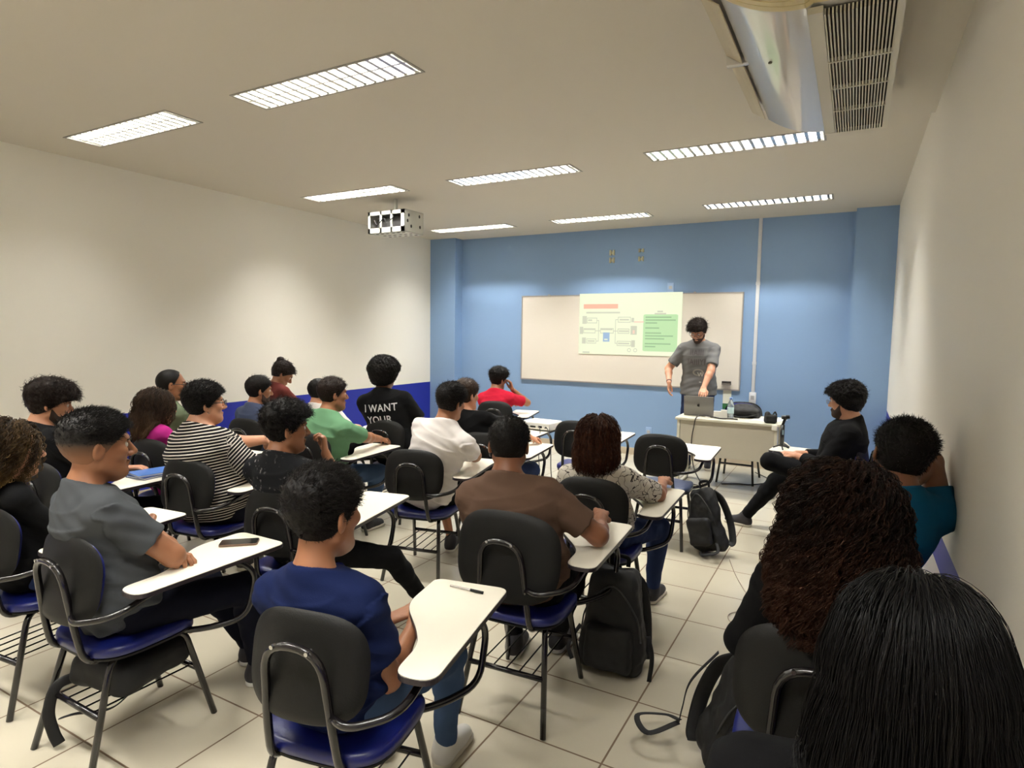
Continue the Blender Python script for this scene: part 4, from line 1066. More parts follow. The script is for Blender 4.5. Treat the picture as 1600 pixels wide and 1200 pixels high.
# ------------------------------------------------------------------ hair styles
def hline(kind): 
    z = HAIRLINES[kind]; return lambda y: np.interp(y, HX, z).astype(np.float32)
def hair_cap(style='short', top=.018, side=.006, front=.0, curl=.0, cf=260, res=.0045, back=.0, tuft=0, tlen=.02, trad=.0012, fade=None, tone=.15, quiff=0., tcurl=0.):
    def make(P, m):
        zl = hline(style)
        def th(q):
            k = np.clip((q[:, 2]-.005)/.07, 0, 1); t_ = side+(top-side)*k; t_ = t_+front*np.clip(q[:, 1]/.08, 0, 1)*k+back*np.clip(-q[:, 1]/.08, 0, 1)
            return t_
        def fn(q):
            d = skull(q)-th(q)
            if quiff: d = smin(d, el(q, (0, .06, .105), (.05, .045, quiff)), .03)
            if curl: d = d-curl*np.clip(.3+k_(q), 0, 1.3)*(.6*wav(q, cf*.35, 2.)+.7*wav(q, cf, 5.))
            reg = zl(q[:, 1]+.004*np.sin(q[:, 0]*90))-q[:, 2]
            return smax(d, reg*.8, .006)
        k_ = lambda q: np.clip((q[:, 2]+.03)/.06, 0, 1)
        at = {'tone': lambda V: np.clip(tone+.25*wav(V, 400, 1.), 0, 1)}
        mm = m
        if fade:
            mm = fade_mat('faded hair %d' % (id(P) % 9973), fade[0], fade[1]); at = {'fade': lambda V: np.clip((V[:, 2]-fade[2])/(fade[3]-fade[2]), 0, 1)**1.3}
        o = sdf_obj('hair', fn, (-.16, -.19, -.14), (.16, .19, .22), max(res, P['res']*.85), mm, P['base'], at); P['put'](o)
        if tuft and o:
            n = int(tuft); r = rng.normal(size=(n*3, 3)); r /= np.linalg.norm(r, axis=1, keepdims=True); r = r.astype(np.float32)
            p = r*.05+v3(0, -.012, .03)
            for _ in range(14): p = p-r*0+r*(-(skull(p)-th(p)))[:, None]*.8
            ok = p[:, 2] > zl(p[:, 1])+.004
            if fade: ok &= p[:, 2] > fade[3]-.01
            p = p[ok][:n]; r = r[ok][:n]; n = len(p)
            Mm = 6 if not tcurl else 10; L = np.zeros((n, Mm, 3)); L[:, 0] = p-r*.003
            flow = unit(v3(.25, .9, .1)); d = r*.55+flow[None]*.6+rng.normal(size=(n, 3))*.28; d[:, 2] += .1
            d /= np.linalg.norm(d, axis=1, keepdims=True); ln = tlen*(.6+.8*rng.random(n))*np.where(p[:, 2] > .03, 1, .55)
            ph = rng.random(n)*6.28; e1 = np.cross(d, r); e1 /= np.linalg.norm(e1, axis=1, keepdims=True)+1e-6; e2 = np.cross(d, e1)
            for k in range(1, Mm):
                d = d-.10*r+np.array([0, 0, -.04]); d /= np.linalg.norm(d, axis=1, keepdims=True)
                L[:, k] = L[:, k-1]+d*(ln/(Mm-1))[:, None]
            if tcurl:
                for k in range(Mm):
                    a = ph+k*1.25; L[:, k] += tcurl*(e1*np.cos(a)[:, None]+e2*np.sin(a)[:, None])*min(1, k/2)
            tn = np.repeat(np.clip(tone+rng.random(n)*.5-.1, 0, 1)[:, None], Mm, 1)
            so = strands_mesh('strands', L, trad, m, o, .25, tn)
    return make
def long_hair(length=.3, n=1500, M_=26, vol=.02, curl=0., wl=.03, rad=.0016, lock=1, lockr=.004, style='long', spread=0., tonefn=None, res=.006, flare=0., back=None, part=0., cap=.016, frizz=0., wave=0., lift=.12, side=.7, bkw=.55, off=(0.002, .02), ell=None, fwdclip=.03, minlen=.7):
    """strands fall from the scalp, pushed out of a volume around head and shoulders"""
    def make(P, m):
        hs = P['hs']; q_of = P['q_of']; Hm = P['Hm']; hc = P['hc']
        zl = hline(style)
        def capf(q):
            d = skull(q)-cap-.002*wav(q, 200); return smax(d, (zl(q[:, 1])-q[:, 2])*.8, .008)
        extra = ell or []
        def inner(q):     # opaque core under the strands, head space
            d = capf(q)
            for c, r_ in extra: d = smin(d, el(q, c, r_)-.003*wav(q, 120), .05)
            return smax(d, smin(q[:, 1]-fwdclip-.25*np.clip(q[:, 2]-.02, -1, .2), zl(q[:, 1])-q[:, 2], .01) if 0 else (q[:, 1]-fwdclip-np.clip(q[:, 2]+.0, 0, .2)*1.6), .012)
        inner0 = inner
        o = sdf_obj('hair', inner, (-.28, -.3, -.55), (.28, .2, .24), res, m, P['base'], {'tone': lambda V: (tonefn(V) if tonefn else .1+0*V[:, 0])*.6}); P['put'](o)
        k = n//lock; r = rng.normal(size=(k*4, 3)); r[:, 2] = np.abs(r[:, 2])*1.1-.35; r /= np.linalg.norm(r, axis=1, keepdims=True); r = r.astype(np.float32)
        p = r*.05+v3(0, -.012, .03)
        for _ in range(14): p = p-r*(skull(p)-cap*.6)[:, None]*.8
        ok = (p[:, 2] > zl(p[:, 1])+.002) & ((p[:, 1] < .06) | (p[:, 2] > .06)) & ((p[:, 2] > .0) | (p[:, 1] < fwdclip-.02)); p = p[ok][:k]; r = r[ok][:k]; k = len(p)
        Lq = np.zeros((k, M_, 3), np.float32); Lq[:, 0] = p
        g = (Hm.T@v3(0, 0, -1)); g = g/np.linalg.norm(g)
        gt = g[None]-(r@g)[:, None]*r; sdv = np.sign(p[:, 0]-part)[:, None]*np.array([[1., 0, 0]]); sdv = sdv-(sdv*r).sum(1)[:, None]*r; bk = np.array([[0, -1., 0]]); bk = bk-(bk*r).sum(1)[:, None]*r
        tp_ = np.clip((p[:, 2]-.03)/.08, 0, 1)[:, None]; d = gt+tp_*(side*sdv+bkw*bk)+r*lift+rng.normal(size=(k, 3))*.10; d /= np.linalg.norm(d, axis=1, keepdims=True)
        lens = length*(minlen+(1-minlen)*rng.random(k)); st = (lens/(M_-1))/hs
        offs = off[0]+(off[1]-off[0])*rng.random(k)**.8+spread*0
        pos = p.copy(); body_ = P['shirt']
        def volf(q):
            e = skull(q)-.004
            for c, r_ in extra: e = np.minimum(e, el(q, c, r_))
            return e
        for i in range(1, M_):
            t_ = i/(M_-1); w_ = min(1, .3+t_*1.5)
            d = d*(1-.35*w_)+g[None]*.35*w_+rng.normal(size=(k, 3))*.02; 
            d /= np.linalg.norm(d, axis=1, keepdims=True); pos = (pos+d*st[:, None]).astype(np.float32)
            e = volf(pos); need = cap*.75+offs*(.4+.6*t_)+vol*min(1, t_*2.5)-e; eps = .004
            gx = np.stack([volf(pos+v3(eps, 0, 0))-e, volf(pos+v3(0, eps, 0))-e, volf(pos+v3(0, 0, eps))-e], 1)/eps; gx /= np.linalg.norm(gx, axis=1, keepdims=True)+1e-6
            push = np.clip(need, -.022, .025); pos = (pos+gx*np.where(need > 0, push, push*max(.35, .95-t_))[:, None]).astype(np.float32)
            wp = (pos*hs)@Hm.T+hc; e = body_(wp.astype(np.float32)); need = .006+.5*offs-e; kk = need > 0
            if kk.any():
                w1 = wp[kk].astype(np.float32); e1 = e[kk]
                gw = np.stack([body_(w1+v3(eps, 0, 0))-e1, body_(w1+v3(0, eps, 0))-e1, body_(w1+v3(0, 0, eps))-e1], 1)/eps; gw /= np.linalg.norm(gw, axis=1, keepdims=True)+1e-6
                w1 = w1+gw*np.minimum(need[kk], .03)[:, None]; pos[kk] = ((w1-hc)@Hm)/hs
            fx = pos[:, 1] > fwdclip+np.clip(pos[:, 2], 0, .2)*1.2
            pos[fx, 1] -= .006
            Lq[:, i] = pos
        T = np.gradient(Lq, axis=1); T /= np.linalg.norm(T, axis=2, keepdims=True)+1e-9
        ref = np.array([.9, .3, .2]); e1 = np.cross(T, ref); e1 /= np.linalg.norm(e1, axis=2, keepdims=True)+1e-9; e2 = np.cross(T, e1)
        s_ = np.cumsum(np.concatenate([np.zeros((k, 1)), np.linalg.norm(np.diff(Lq, axis=1), axis=2)], 1), 1)
        env = np.clip(s_/.05, 0, 1)[..., None]; ph = rng.random((k, 1))*6.28; wl_ = wl*(.8+.5*rng.random((k, 1)))
        out = []
        for j in range(lock):
            pj = ph+(rng.random((k, 1))*.9 if lock > 1 else 0); of = rng.normal(size=(k, 1, 3))*lockr if lock > 1 else 0
            L = Lq+of*np.clip(s_/.03, 0, 1)[..., None]
            if curl:
                am = curl*(.6+.7*rng.random((k, 1, 1))); a = (2*math.pi*s_/wl_+pj)[..., None]; L = L+env*am*(e1*np.cos(a)+e2*np.sin(a))
            if wave:
                a = (2*math.pi*s_/(wl_*1.0)+ph)[..., None]; L = L+env*wave*e1*np.sin(a)
            if frizz:
                L = L+np.cumsum(rng.normal(size=L.shape)*frizz, axis=1)
            out.append(L)
        L = np.concatenate(out, 0).astype(np.float32)
        tn = np.repeat(np.tile(rng.random(k), lock)[:, None]**2*.4+rng.random((len(L), 1))*.08, M_, 1)+(tonefn(L.reshape(-1, 3)).reshape(len(L), M_) if tonefn else 0)
        so = strands_mesh('strands', L, rad, m, o, .5, np.clip(tn, 0, 1))
    return make
def tag_part(P):
    e = MB().tube([(.083, -.008, -.040), (.088, -.004, -.047), (.083, .0, -.052)], .0022, 6); o = P['put'](e.build('earring', STEEL, P['base'], smooth=True))
def white_collar(P):
    c = P['nb']+P['up']*.045; pts = []
    for a in np.linspace(0, 2*math.pi, 30): pts.append(tuple(c+P['xs']*.066*math.cos(a)+P['ys']*(.066*math.sin(a)+.01)))
    MB().tube(pts, (.003, .010), 8, flat=(1, 0, 0)).build('collar_strap', mat('white strap', (200, 196, 186), .6), P['base'], smooth=True)
def bun(P):
    P['put'](sdf_obj('hair_bun', lambda q: el(q, (0, -.10, .10), (.042, .042, .04))-.005*wav(q, 120)-.002*wav(q, 300), (-.1, -.2, 0), (.1, 0, .2), .005, HR['dbrown'], P['base'], {'tone': lambda V: .2+.2*wav(V, 300)}))
def shirt_text(P, lines, size, up_off, m, name='print', side=-1, xoff=0., ysp=1.15, lift=.0022):
    """letters laid on the shirt surface; side -1 = on the back"""
    up_, xs = P['up'], P['xs']*(-side if side > 0 else 1); ys = P['ys']*side
    for li, (txt, sx, dx) in enumerate(lines):
        cu = bpy.data.curves.new('letters', 'FONT'); cu.body = txt; cu.size = size; cu.align_x = 'CENTER'; cu.space_character = 1.08; cu.offset = size*.012
        to = bpy.data.objects.new('letters', cu); COL.objects.link(to)
        dg = bpy.context.evaluated_depsgraph_get(); me = bpy.data.meshes.new_from_object(to.evaluated_get(dg)); bpy.data.objects.remove(to)
        bm = bmesh.new(); bm.from_mesh(me); bmesh.ops.triangulate(bm, faces=bm.faces)
        for _ in range(3):
            ed = [e for e in bm.edges if e.calc_length() > .018]
            if ed: bmesh.ops.subdivide_edges(bm, edges=ed, cuts=1); bmesh.ops.triangulate(bm, faces=bm.faces)
        bm.to_mesh(me); bm.free()
        V = np.array([v.co[:] for v in me.vertices], np.float32)
        u = V[:, 0]*sx+dx+xoff; v = V[:, 1]+up_off-li*size*ysp
        pos = P['nb']+u[:, None]*xs+v[:, None]*up_+ys*.32
        for _ in range(60):
            d = P['shirt'](pos.astype(np.float32)); pos = pos-ys*np.clip(d-lift, -.02, .05)[:, None]*.7
        me.vertices.foreach_set('co', np.ascontiguousarray(pos, dtype=np.float32).ravel()); me.update()
        link(name, me, P['base'], m)
# ------------------------------------------------------------------ the people
RAY = dict(P1=(-2.502, 1.321), P2=(-2.216, 1.467), P3=(-1.977, 1.387), P4=(-1.669, 1.469), P5=(-1.6, 1.523), P6=(-1.462, 1.496), P7=(-1.249, 1.523), P8=(-1.146, 1.559), P9=(-1.05, 1.527), P10=(-1.009, 1.531),
 P11=(-1.159, 1.465), P12=(-.86, 1.581), P13=(-.684, 1.535), P14=(-.654, 1.544), P15=(-.581, 1.569), P16=(-.558, 1.48), P17=(-.382, 1.497), P18=(-1.033, 1.329), P20=(-.011, 1.571), P21=(.074, 1.523), P22=(-.004, 1.462), P23=(.094, 1.311))
def HT(k, y, dz=.016): a, b = RAY[k]; return (a*y, y, EZ+(b-EZ)*y-dz)
CG = cloth('charcoal', (68, 71, 74)); CN = cloth('navy', (16, 27, 64)); CB = cloth('chocolate brown', (88, 68, 56)); CWH = cloth('white', (216, 210, 206))
CGR = cloth('sage green', (98, 140, 106)); CST = cloth('black and white stripes', (15, 14, 16), 'stripe'); CSP = cloth('black speckled', (24, 25, 28), 'specks'); COU = cloth('white with black outlines', (206, 200, 188), 'outline')
CMA = cloth('magenta', (168, 40, 120)); COL_ = cloth('olive', (92, 102, 80)); CSL = cloth('slate blue', (62, 70, 92)); CMR = cloth('maroon', (98, 46, 42)); CRE = cloth('red', (186, 30, 54)); CTE = cloth('teal', (16, 78, 112)); CGT = cloth('heather grey', (112, 112, 112))
SHORTB = lambda **k: hair_cap(**{**dict(style='short', top=.02, side=.009, curl=.0025, cf=260), **k})

if 1:
    person('P3', 'c3', hs=1.1, nk=.01, head=HT('P3', 1.29), hy=-16, hp=2, sy=-8, sk='tan', s=1.02, g=1.08, shirt=CG, sleeve=.62, pants=NAVYC, Rh=(-.02, .13, .80), Lh=(.14, .10, .74), Re=(1, .1, -.5), Le=(-.5, .2, -1), Rp=(0, .9, -.4), Lp=(0, -.2, -1), Rc=.6, Lc=.7, Ld=(1, .15, -.1), Rd=(-1, .1, 0),
           Rf=(.16, .5, .085), Lf=(-.02, .6, .085), shoes=(SHOE_D, SHOE_W), res=.0048, fab=.012, hair=hair_cap(style='short', top=.020, side=.0045, back=.002, curl=.002, cf=300, res=.004, tuft=6000, tlen=.018, trad=.0009, fade=((24, 20, 18), (140, 94, 64), -.045, .03), tone=.1), seed=1,
           label='man with a faded black haircut in a charcoal T-shirt, arms folded on the white tablet')
    person('P18', 'c18', hs=1.09, nk=.03, head=HT('P18', 1.31), hy=-2, hp=4, sy=-2, sk='tan', s=.97, g=.92, ub=.96, shirt=CN, sleeve=.66, pants=DENIM, Rh=(.12, .22, .65), Lh=(.02, .22, .65), Re=(.25, -.6, -1), Rc=.5, Rp=(-.6, 0, -.5),
           Rf=(.13, .46, .085), Lf=(-.12, .42, .085), shoes=(SHOE_W, SHOE_S), res=.0048, fab=.011, hair=hair_cap(style='short', top=.022, side=.008, curl=.003, cf=210, res=.004, tuft=8000, tlen=.017, trad=.0010, tone=.12), hairm='black', seed=2,
           label='young man with short black hair in a navy T-shirt and jeans, seated nearest the camera')
    person('P16', 'c16', head=HT('P16', 2.38), hy=20, hp=4, sy=8, sk='brown', s=1.02, g=1.2, shirt=CB, sleeve=.72, pants=BLKC, Rh=(.24, .34, .765), Lh=(-.12, .3, .66), Re=(1, -.1, -.75), Rc=.9, Rp=(-.3, 0, -1),
           Rf=(.0, .45, .085), Lf=(-.18, .3, .085), shoes=(SHOE_D, SHOE_W), res=.0055, fab=.008, hair=hair_cap(style='short', top=.014, side=.008, curl=.002, cf=330, res=.0045, tuft=7000, tlen=.014, trad=.0009, tone=.1), seed=3,
           label='stout man with cropped black hair in a brown T-shirt, right arm on the tablet')
    person('P13', 'c13', head=HT('P13', 3.38), hy=-8, hp=8, ht=8, sy=-14, tilt=12, sk='tan', s=1.03, g=1.08, shirt=CWH, sleeve=.62, pants=BLKC, Rh=(.18, .44, .755), Lh=(0, .42, .75), Re=(.9, -.1, -.8), Rc=.4,
           Rf=(.2, .38, .085), Lf=(.02, .42, .085), hem=.3, res=.006, fab=.010, shirt_len=.02, hair=SHORTB(top=.02, side=.009, res=.005, tuft=4000, tlen=.02), seed=4,
           label='man with short dark hair in a white T-shirt, leaning right onto his tablet')
    person('P11', 'c11', head=HT('P11', 2.1), hy=-24, hp=3, sy=-6, sk='tan', s=.98, g=.92, shirt=CSP, sleeve=.9, pants=BLKC, Rh=(.09, .07, 1.0), Rd=(-.35, .3, 1), Rp=(-.9, -.3, .2), Rc=.95, Re=(.5, .5, -1), Lh=(.02, .22, .76),
           Rf=(.45, .5, .085), Lf=(-.12, .4, .085), Le=(-.5, .2, -1), res=.0055, fab=.004, hair=hair_cap(style='short', top=.03, side=.009, front=.008, curl=.006, cf=120, res=.0045, tuft=2600, tlen=.03, trad=.0013, tcurl=.003, tone=.1), seed=5, knee=((.8, .3, 1), (-.25, .3, 1)),
           label='young man with wavy black hair in a black speckled shirt, hand at his mouth')
    person('P6', 'c6', head=HT('P6', 2.36), hy=-22, hp=0, sy=-8, sk='light', s=1.06, g=1.42, ub=1.0, shirt=CST, sleeve=.78, pants=NAVYC, Rh=(.32, .34, .76), Lh=(-.10, .56, .86), Ld=(.5, .5, -.7), Lc=.25, Re=(.8, -.1, -1), Le=(-.3, .1, -1), Lp=(0, -.5, -1),
           res=.006, fab=.004, glasses='dark', hair=hair_cap(style='short', top=.024, side=.013, back=.008, curl=.0015, cf=260, res=.005, tuft=4500, tlen=.022, tone=.08), seed=6, jaw=1.15,
           label='heavy set person with glasses and an earring in a black and white striped T-shirt', extras=lambda P: tag_part(P))
    person('P10', 'c10', head=HT('P10', 3.36), hy=-24, hp=2, sy=-10, tilt=4, sk='tan', s=1.0, g=1.08, shirt=CGR, sleeve=.8, pants=DENIM, Rh=(.2, .42, .755), Lh=(0, .4, .74), Re=(.9, -.1, -.8), res=.0065, fab=.005,
           hair=SHORTB(top=.02, side=.008, res=.0055, tuft=1000, tlen=.02), hairm='dbrown', seed=7, label='man with short dark brown hair in a green T-shirt, forearm on his tablet')
    P12 = person('P12', 'c12', head=HT('P12', 4.18, .045), hy=14, hp=0, sy=14, sk='brown', s=1.08, g=1.12, shirt=cloth('black cotton', (13, 13, 14)), sleeve=.7, pants=BLKC, res=.007, fab=.003, Lh=(-.2, .35, .74), Rh=(.2, .38, .75),
           hair=hair_cap(style='short', top=.05, side=.036, back=.022, front=.01, curl=.007, cf=150, res=.0055, tuft=2600, tlen=.02, trad=.0018, tcurl=.004, tone=.05), seed=8,
           label='tall curly haired man in a black T-shirt, big white letters on his back')
    person('P14', 'c14', head=HT('P14', 4.08), hy=-14, hp=4, sy=-4, sk='light', s=1.0, g=1.05, shirt=BLKC, sleeve=.7, pants=DENIMD, res=.007, Rh=(.2, .4, .755), Lh=(0, .4, .75), hair=SHORTB(top=.024, side=.009, res=.0055, tuft=800, tlen=.02), hairm='brown', seed=9,
           label='man with lighter brown hair in a plain black T-shirt, partly behind the white shirt')
    person('P17', 'c17', head=HT('P17', 3.19, .03), hy=14, hp=2, sy=6, sk='tan', s=.97, g=1.12, ub=.96, shirt=COU, sleeve=.85, pants=DENIMD, Rh=(.24, .42, .75), Re=(1, -.15, -.8), Lh=(-.1, .3, .7), res=.006, fab=.005, shirt_len=.03,
           Rf=(.2, .42, .085), Lf=(-.1, .4, .085), hair=long_hair(length=.235, side=.3, bkw=.8, n=2600, M_=20, vol=.012, wave=.009, wl=.06, rad=.0019, lock=2, cap=.02, off=(.0, .018), tonefn=None, fwdclip=.045, ell=[((0, -.045, -.07), (.088, .07, .1))], minlen=.8), hairm='red', seed=10,
           label='person with shoulder length reddish brown hair in a white shirt with black outlines')
    person('P1', 'c1', head=tuple(np.array(HT('P1', 1.26, .035))+np.array([-.05, 0, 0])), hy=-26, hp=0, sy=-6, sk='light', s=.93, g=.85, ub=.85, shirt=BLKC, sleeve=1.5, pants=DENIMD, glasses='metal', res=.0055, jaw=.9, Rh=(.05, .25, .68), Lh=(-.05, .25, .68),
           hair=long_hair(length=.28, n=3000, M_=24, vol=.010, curl=.006, wl=.035, rad=.0016, lock=4, lockr=.004, cap=.022, off=(.0, .03), tonefn=lambda q: np.clip((-q[:, 2]-.05)/.16, 0, .75), fwdclip=-.04, ell=[((0, -.06, -.04), (.10, .08, .12))]), hairm='tips', seed=11,
           label='woman with glasses and curly blond tipped hair, at the left picture edge')
    person('P2', 'c2', head=HT('P2', 1.84, .03), hy=-20, hp=14, sy=-10, sk='light', s=1.02, g=1.05, shirt=cloth('washed black', (17, 17, 20)), sleeve=1.7, pants=BLKC, Rh=(.12, .16, 1.0), Rd=(-.5, .15, 1), Rp=(-.5, -.8, 0), Rc=.8, Re=(.6, .5, -1), Lh=(.02, .3, .74), res=.006,
           hair=hair_cap(style='fringe', top=.036, side=.018, front=.012, curl=.006, cf=110, res=.005, tuft=2000, tlen=.03, trad=.0015, tcurl=.004, tone=.12), hairm='dbrown', seed=12, extras=lambda P: white_collar(P),
           label='bearded man with bushy dark hair and a white collar strap, hand raised to his face', beard=.002)
    person('P4', 'c4', head=HT('P4', 2.57, .02), hy=-28, hp=4, sy=-6, sk='light', s=.92, g=.88, ub=.85, shirt=CMA, sleeve=.8, pants=BLKC, glasses='dark', res=.007, jaw=.9, hair=long_hair(length=.32, n=1800, M_=20, vol=.012, wave=.007, wl=.07, rad=.002, lock=2, cap=.018, off=(.0, .02), tonefn=lambda q: np.clip((-q[:, 2]-.02)/.25, 0, .7), fwdclip=.01, ell=[((0, -.045, -.08), (.085, .075, .13))]), hairm='wavy', seed=13,
           label='woman with glasses and long wavy brown hair in a bright pink top')
    person('P5', 'c5', head=HT('P5', 2.98, .006), hy=-28, hp=2, sy=-6, sk='tan', s=1.0, g=1.1, shirt=COL_, sleeve=.8, pants=BLKC, glasses='dark', res=.007, hair=hair_cap(style='bald', top=.006, side=.006, back=.003, res=.005, tone=.1), seed=14,
           label='balding man with glasses in an olive shirt, by the left wall')
    person('P7', 'c7', head=HT('P7', 3.62), hy=-22, hp=6, sy=-6, sk='tan', s=.98, g=1.05, shirt=CSL, sleeve=.8, pants=BLKC, res=.007, hair=SHORTB(top=.02, side=.01, res=.0055, tuft=600), beard=.002, seed=15, label='man with short black hair and a beard in a slate blue T-shirt')
    person('P8', 'c8', head=HT('P8', 4.45, .03), hy=-34, hp=38, sy=-10, sk='tan', s=.95, g=.88, ub=.9, shirt=CMR, sleeve=.8, pants=BLKC, res=.007, hair=hair_cap(style='short', top=.018, side=.014, back=.01, curl=.004, cf=150, res=.0055, tuft=700, tlen=.03, tcurl=.004), hairm='dbrown', extras=lambda P: bun(P), seed=16,
           label='person in a maroon top with tied up dark hair, head bowed, by the left wall')
    P9 = person('P9', 'c9', head=HT('P9', 4.2), hy=-10, hp=4, sy=0, sk='light', s=.97, g=1.0, shirt=CWH, sleeve=.8, pants=BLKC, res=.007, hair=SHORTB(res=.006, top=.012), seed=17, label='person in a white T-shirt with black print, mostly behind the man in green')
    person('P15', 'c15', head=HT('P15', 6.1, .02), hy=-14, hp=6, ht=6, sy=-8, tilt=6, sk='tan', s=1.0, g=1.0, shirt=CRE, sleeve=.7, pants=DENIM, res=.007, Rh=(.12, .12, .98), Rd=(-.4, .2, 1), Rp=(-.8, -.4, 0), Rc=.6, Re=(.7, .3, -1), Lh=(0, .3, .74),
           hair=hair_cap(style='short', top=.034, side=.012, front=.01, curl=.005, cf=120, res=.0055, tuft=1200, tlen=.03, tcurl=.003), seed=18, label='person in a red T-shirt in the front row, chin on hand')
    person('P20', 'c20', head=HT('P20', 5.25, .03), hy=68, hp=8, sy=8, sk='light', s=1.04, g=1.22, shirt=cloth('black jacket', (12, 12, 14)), sleeve=1.72, pants=BLKC, glasses='metal', beard=.004, res=.006, Rh=(.04, .27, .70), Lh=(-.06, .25, .70), Re=(.6, -.2, -1), Le=(-.6, -.1, -1),
           Rf=(.17, .68, .085), Lf=(.26, .34, .62), knee=((.1, .2, 1), (-1, .8, .25)), hair=hair_cap(style='short', top=.036, side=.022, back=.016, front=.008, curl=.007, cf=130, res=.005, tuft=2200, tlen=.026, trad=.0017, tcurl=.005), seed=19,
           label='bearded man in black with glasses, sitting sideways near the front with crossed legs')
    person('P21', 'c21', yaw=2, head=HT('P21', 2.62), hy=6, hp=4, ht=12, sy=28, tilt=4, sk='brown', s=.97, g=.95, shirt=CTE, sleeve=.75, pants=DENIMD, res=.0055, Rh=(.19, -.10, 1.10), Rd=(-1, -.2, .3), Rp=(0, 1, .1), Re=(.4, .9, .15), Rc=.3, Lh=(-.18, .15, .7),
           Rf=(.1, .4, .085), hair=hair_cap(style='short', top=.022, side=.010, curl=.003, cf=200, res=.0045, tuft=6000, tlen=.02, trad=.001, tone=.08), seed=20, label='young man in a teal T-shirt against the right wall, hand behind his neck')
    person('P22', 'c22', head=HT('P22', 1.9, .04), hy=2, hp=2, sk='tan', s=.97, g=.92, ub=.93, shirt=BLKC, sleeve=1.2, pants=BLKC, res=.006, face=False, Rh=(.15, .25, .66), Lh=(-.15, .25, .66),
           hair=long_hair(length=.43, side=.2, bkw=.9, n=7000, M_=44, vol=.008, curl=.008, wl=.05, rad=.0015, lock=6, lockr=.002, cap=.024, off=(.0, .03), tonefn=lambda q: np.clip((-q[:, 2]+.0)/.5, 0, .36), fwdclip=.02, frizz=.0006, minlen=.75,
                          ell=[((0, -.03, .01), (.108, .115, .115)), ((0, -.06, -.12), (.125, .085, .14)), ((0, -.08, -.22), (.125, .07, .12))]), hairm='curly', seed=21, label='woman with a big mass of long dark curly hair, seated by the right wall')
    person('P23', 'c23', head=HT('P23', 1.0, .02), hy=2, hp=10, sk='tan', s=1.0, g=1.0, ub=1.0, shirt=cloth('black knit', (10, 10, 12)), sleeve=1.3, pants=BLKC, res=.006, face=False, sy=4, tilt=7, shw=1.12,
           hair=long_hair(length=.58, side=.12, bkw=.9, lift=0., n=15000, M_=34, vol=.004, wave=.0025, wl=.16, rad=.00065, lock=5, lockr=.005, cap=.014, off=(.0, .014), fwdclip=.05, frizz=.0003, minlen=.8, spread=.01,
                          ell=[((0, -.02, .0), (.088, .105, .105)), ((.0, -.05, -.14), (.105, .075, .2)), ((.0, -.07, -.3), (.118, .055, .16))]), hairm='straight', seed=22, label='woman with long straight black hair, nearest to the camera at lower right')
    P19 = person('P19', None, pos=(-1.62, 7.58), yaw=184, head=(-1.628, 7.36, 1.775), hy=176, hp=34, sy=-4, sk='light', s=1.05, g=1.12, shirt=CGT, sleeve=.75, pants=DENIMD, pelvis=(0, .02, .93), glasses='dark', beard=.002, res=.006, fab=.006, shirt_len=.06,
           Rh=(.30, .30, 1.07), Rd=(.0, .15, -1), Rp=(-1, 0, 0), Rc=.4, Re=(.9, -.5, -.6), Lh=(-.10, .52, .93), Ld=(0, .8, -.5), Lc=.3, Le=(-.8, -.3, -.4), Rf=(.12, -.10, .085), Lf=(-.12, -.14, .085), knee=((.1, 1, 0), (-.1, 1, 0)),
           hair=hair_cap(style='short', top=.038, side=.02, front=.012, curl=.005, cf=110, res=.005, tuft=2200, tlen=.035), hairm='dbrown', seed=23, shoes=(SHOE_D, SHOE_S),
           label='man in a grey printed T-shirt and glasses, standing and leaning over the laptop')
# ------------------------------------------------------------------ prints on clothing
shirt_text(P12, [('I WANT', .92, .0), ('YOUR', .92, -.02)], .088, -.125, mat('white print', (206, 204, 204), .7), 'lettering', xoff=.0)
shirt_text(P9, [('ONE PIECE', 1.0, .0)], .055, -.13, mat('black print', (34, 30, 34), .7), 'lettering', xoff=-.0)
shirt_text(P19, [('IIAIII', .8, -.0), ('IAIIIYI', .8, .0)], .095, -.12, mat('faded print', (88, 82, 84), .8), 'lettering', side=1)
shirt_text(P19, [('O', 1.5, .02)], .11, -.36, mat('pale ring print', (150, 148, 140), .8), 'ring_print', side=1)
shirt_text(P19, [('W', 1.0, .05), ('-', 1.2, .05)], .07, -.37, mat('white shirt print', (200, 200, 196), .8), 'emblem', side=1)
w_ = P19['wr'][1]; ax = unit(P19['wr'][1]-P19['el'][1]); a_ = unit(np.cross(ax, [0, 1, 0])); b_ = np.cross(ax, a_); c_ = w_-ax*.02
wt = MB().tube([tuple(c_+.029*(a_*math.cos(t)+b_*math.sin(t))) for t in np.linspace(0, 2*math.pi, 25)], (.003, .009), 8, flat=tuple(a_)).build('wristwatch', mat('dark red watch strap', (66, 24, 22), .5), P19['base'], smooth=True)

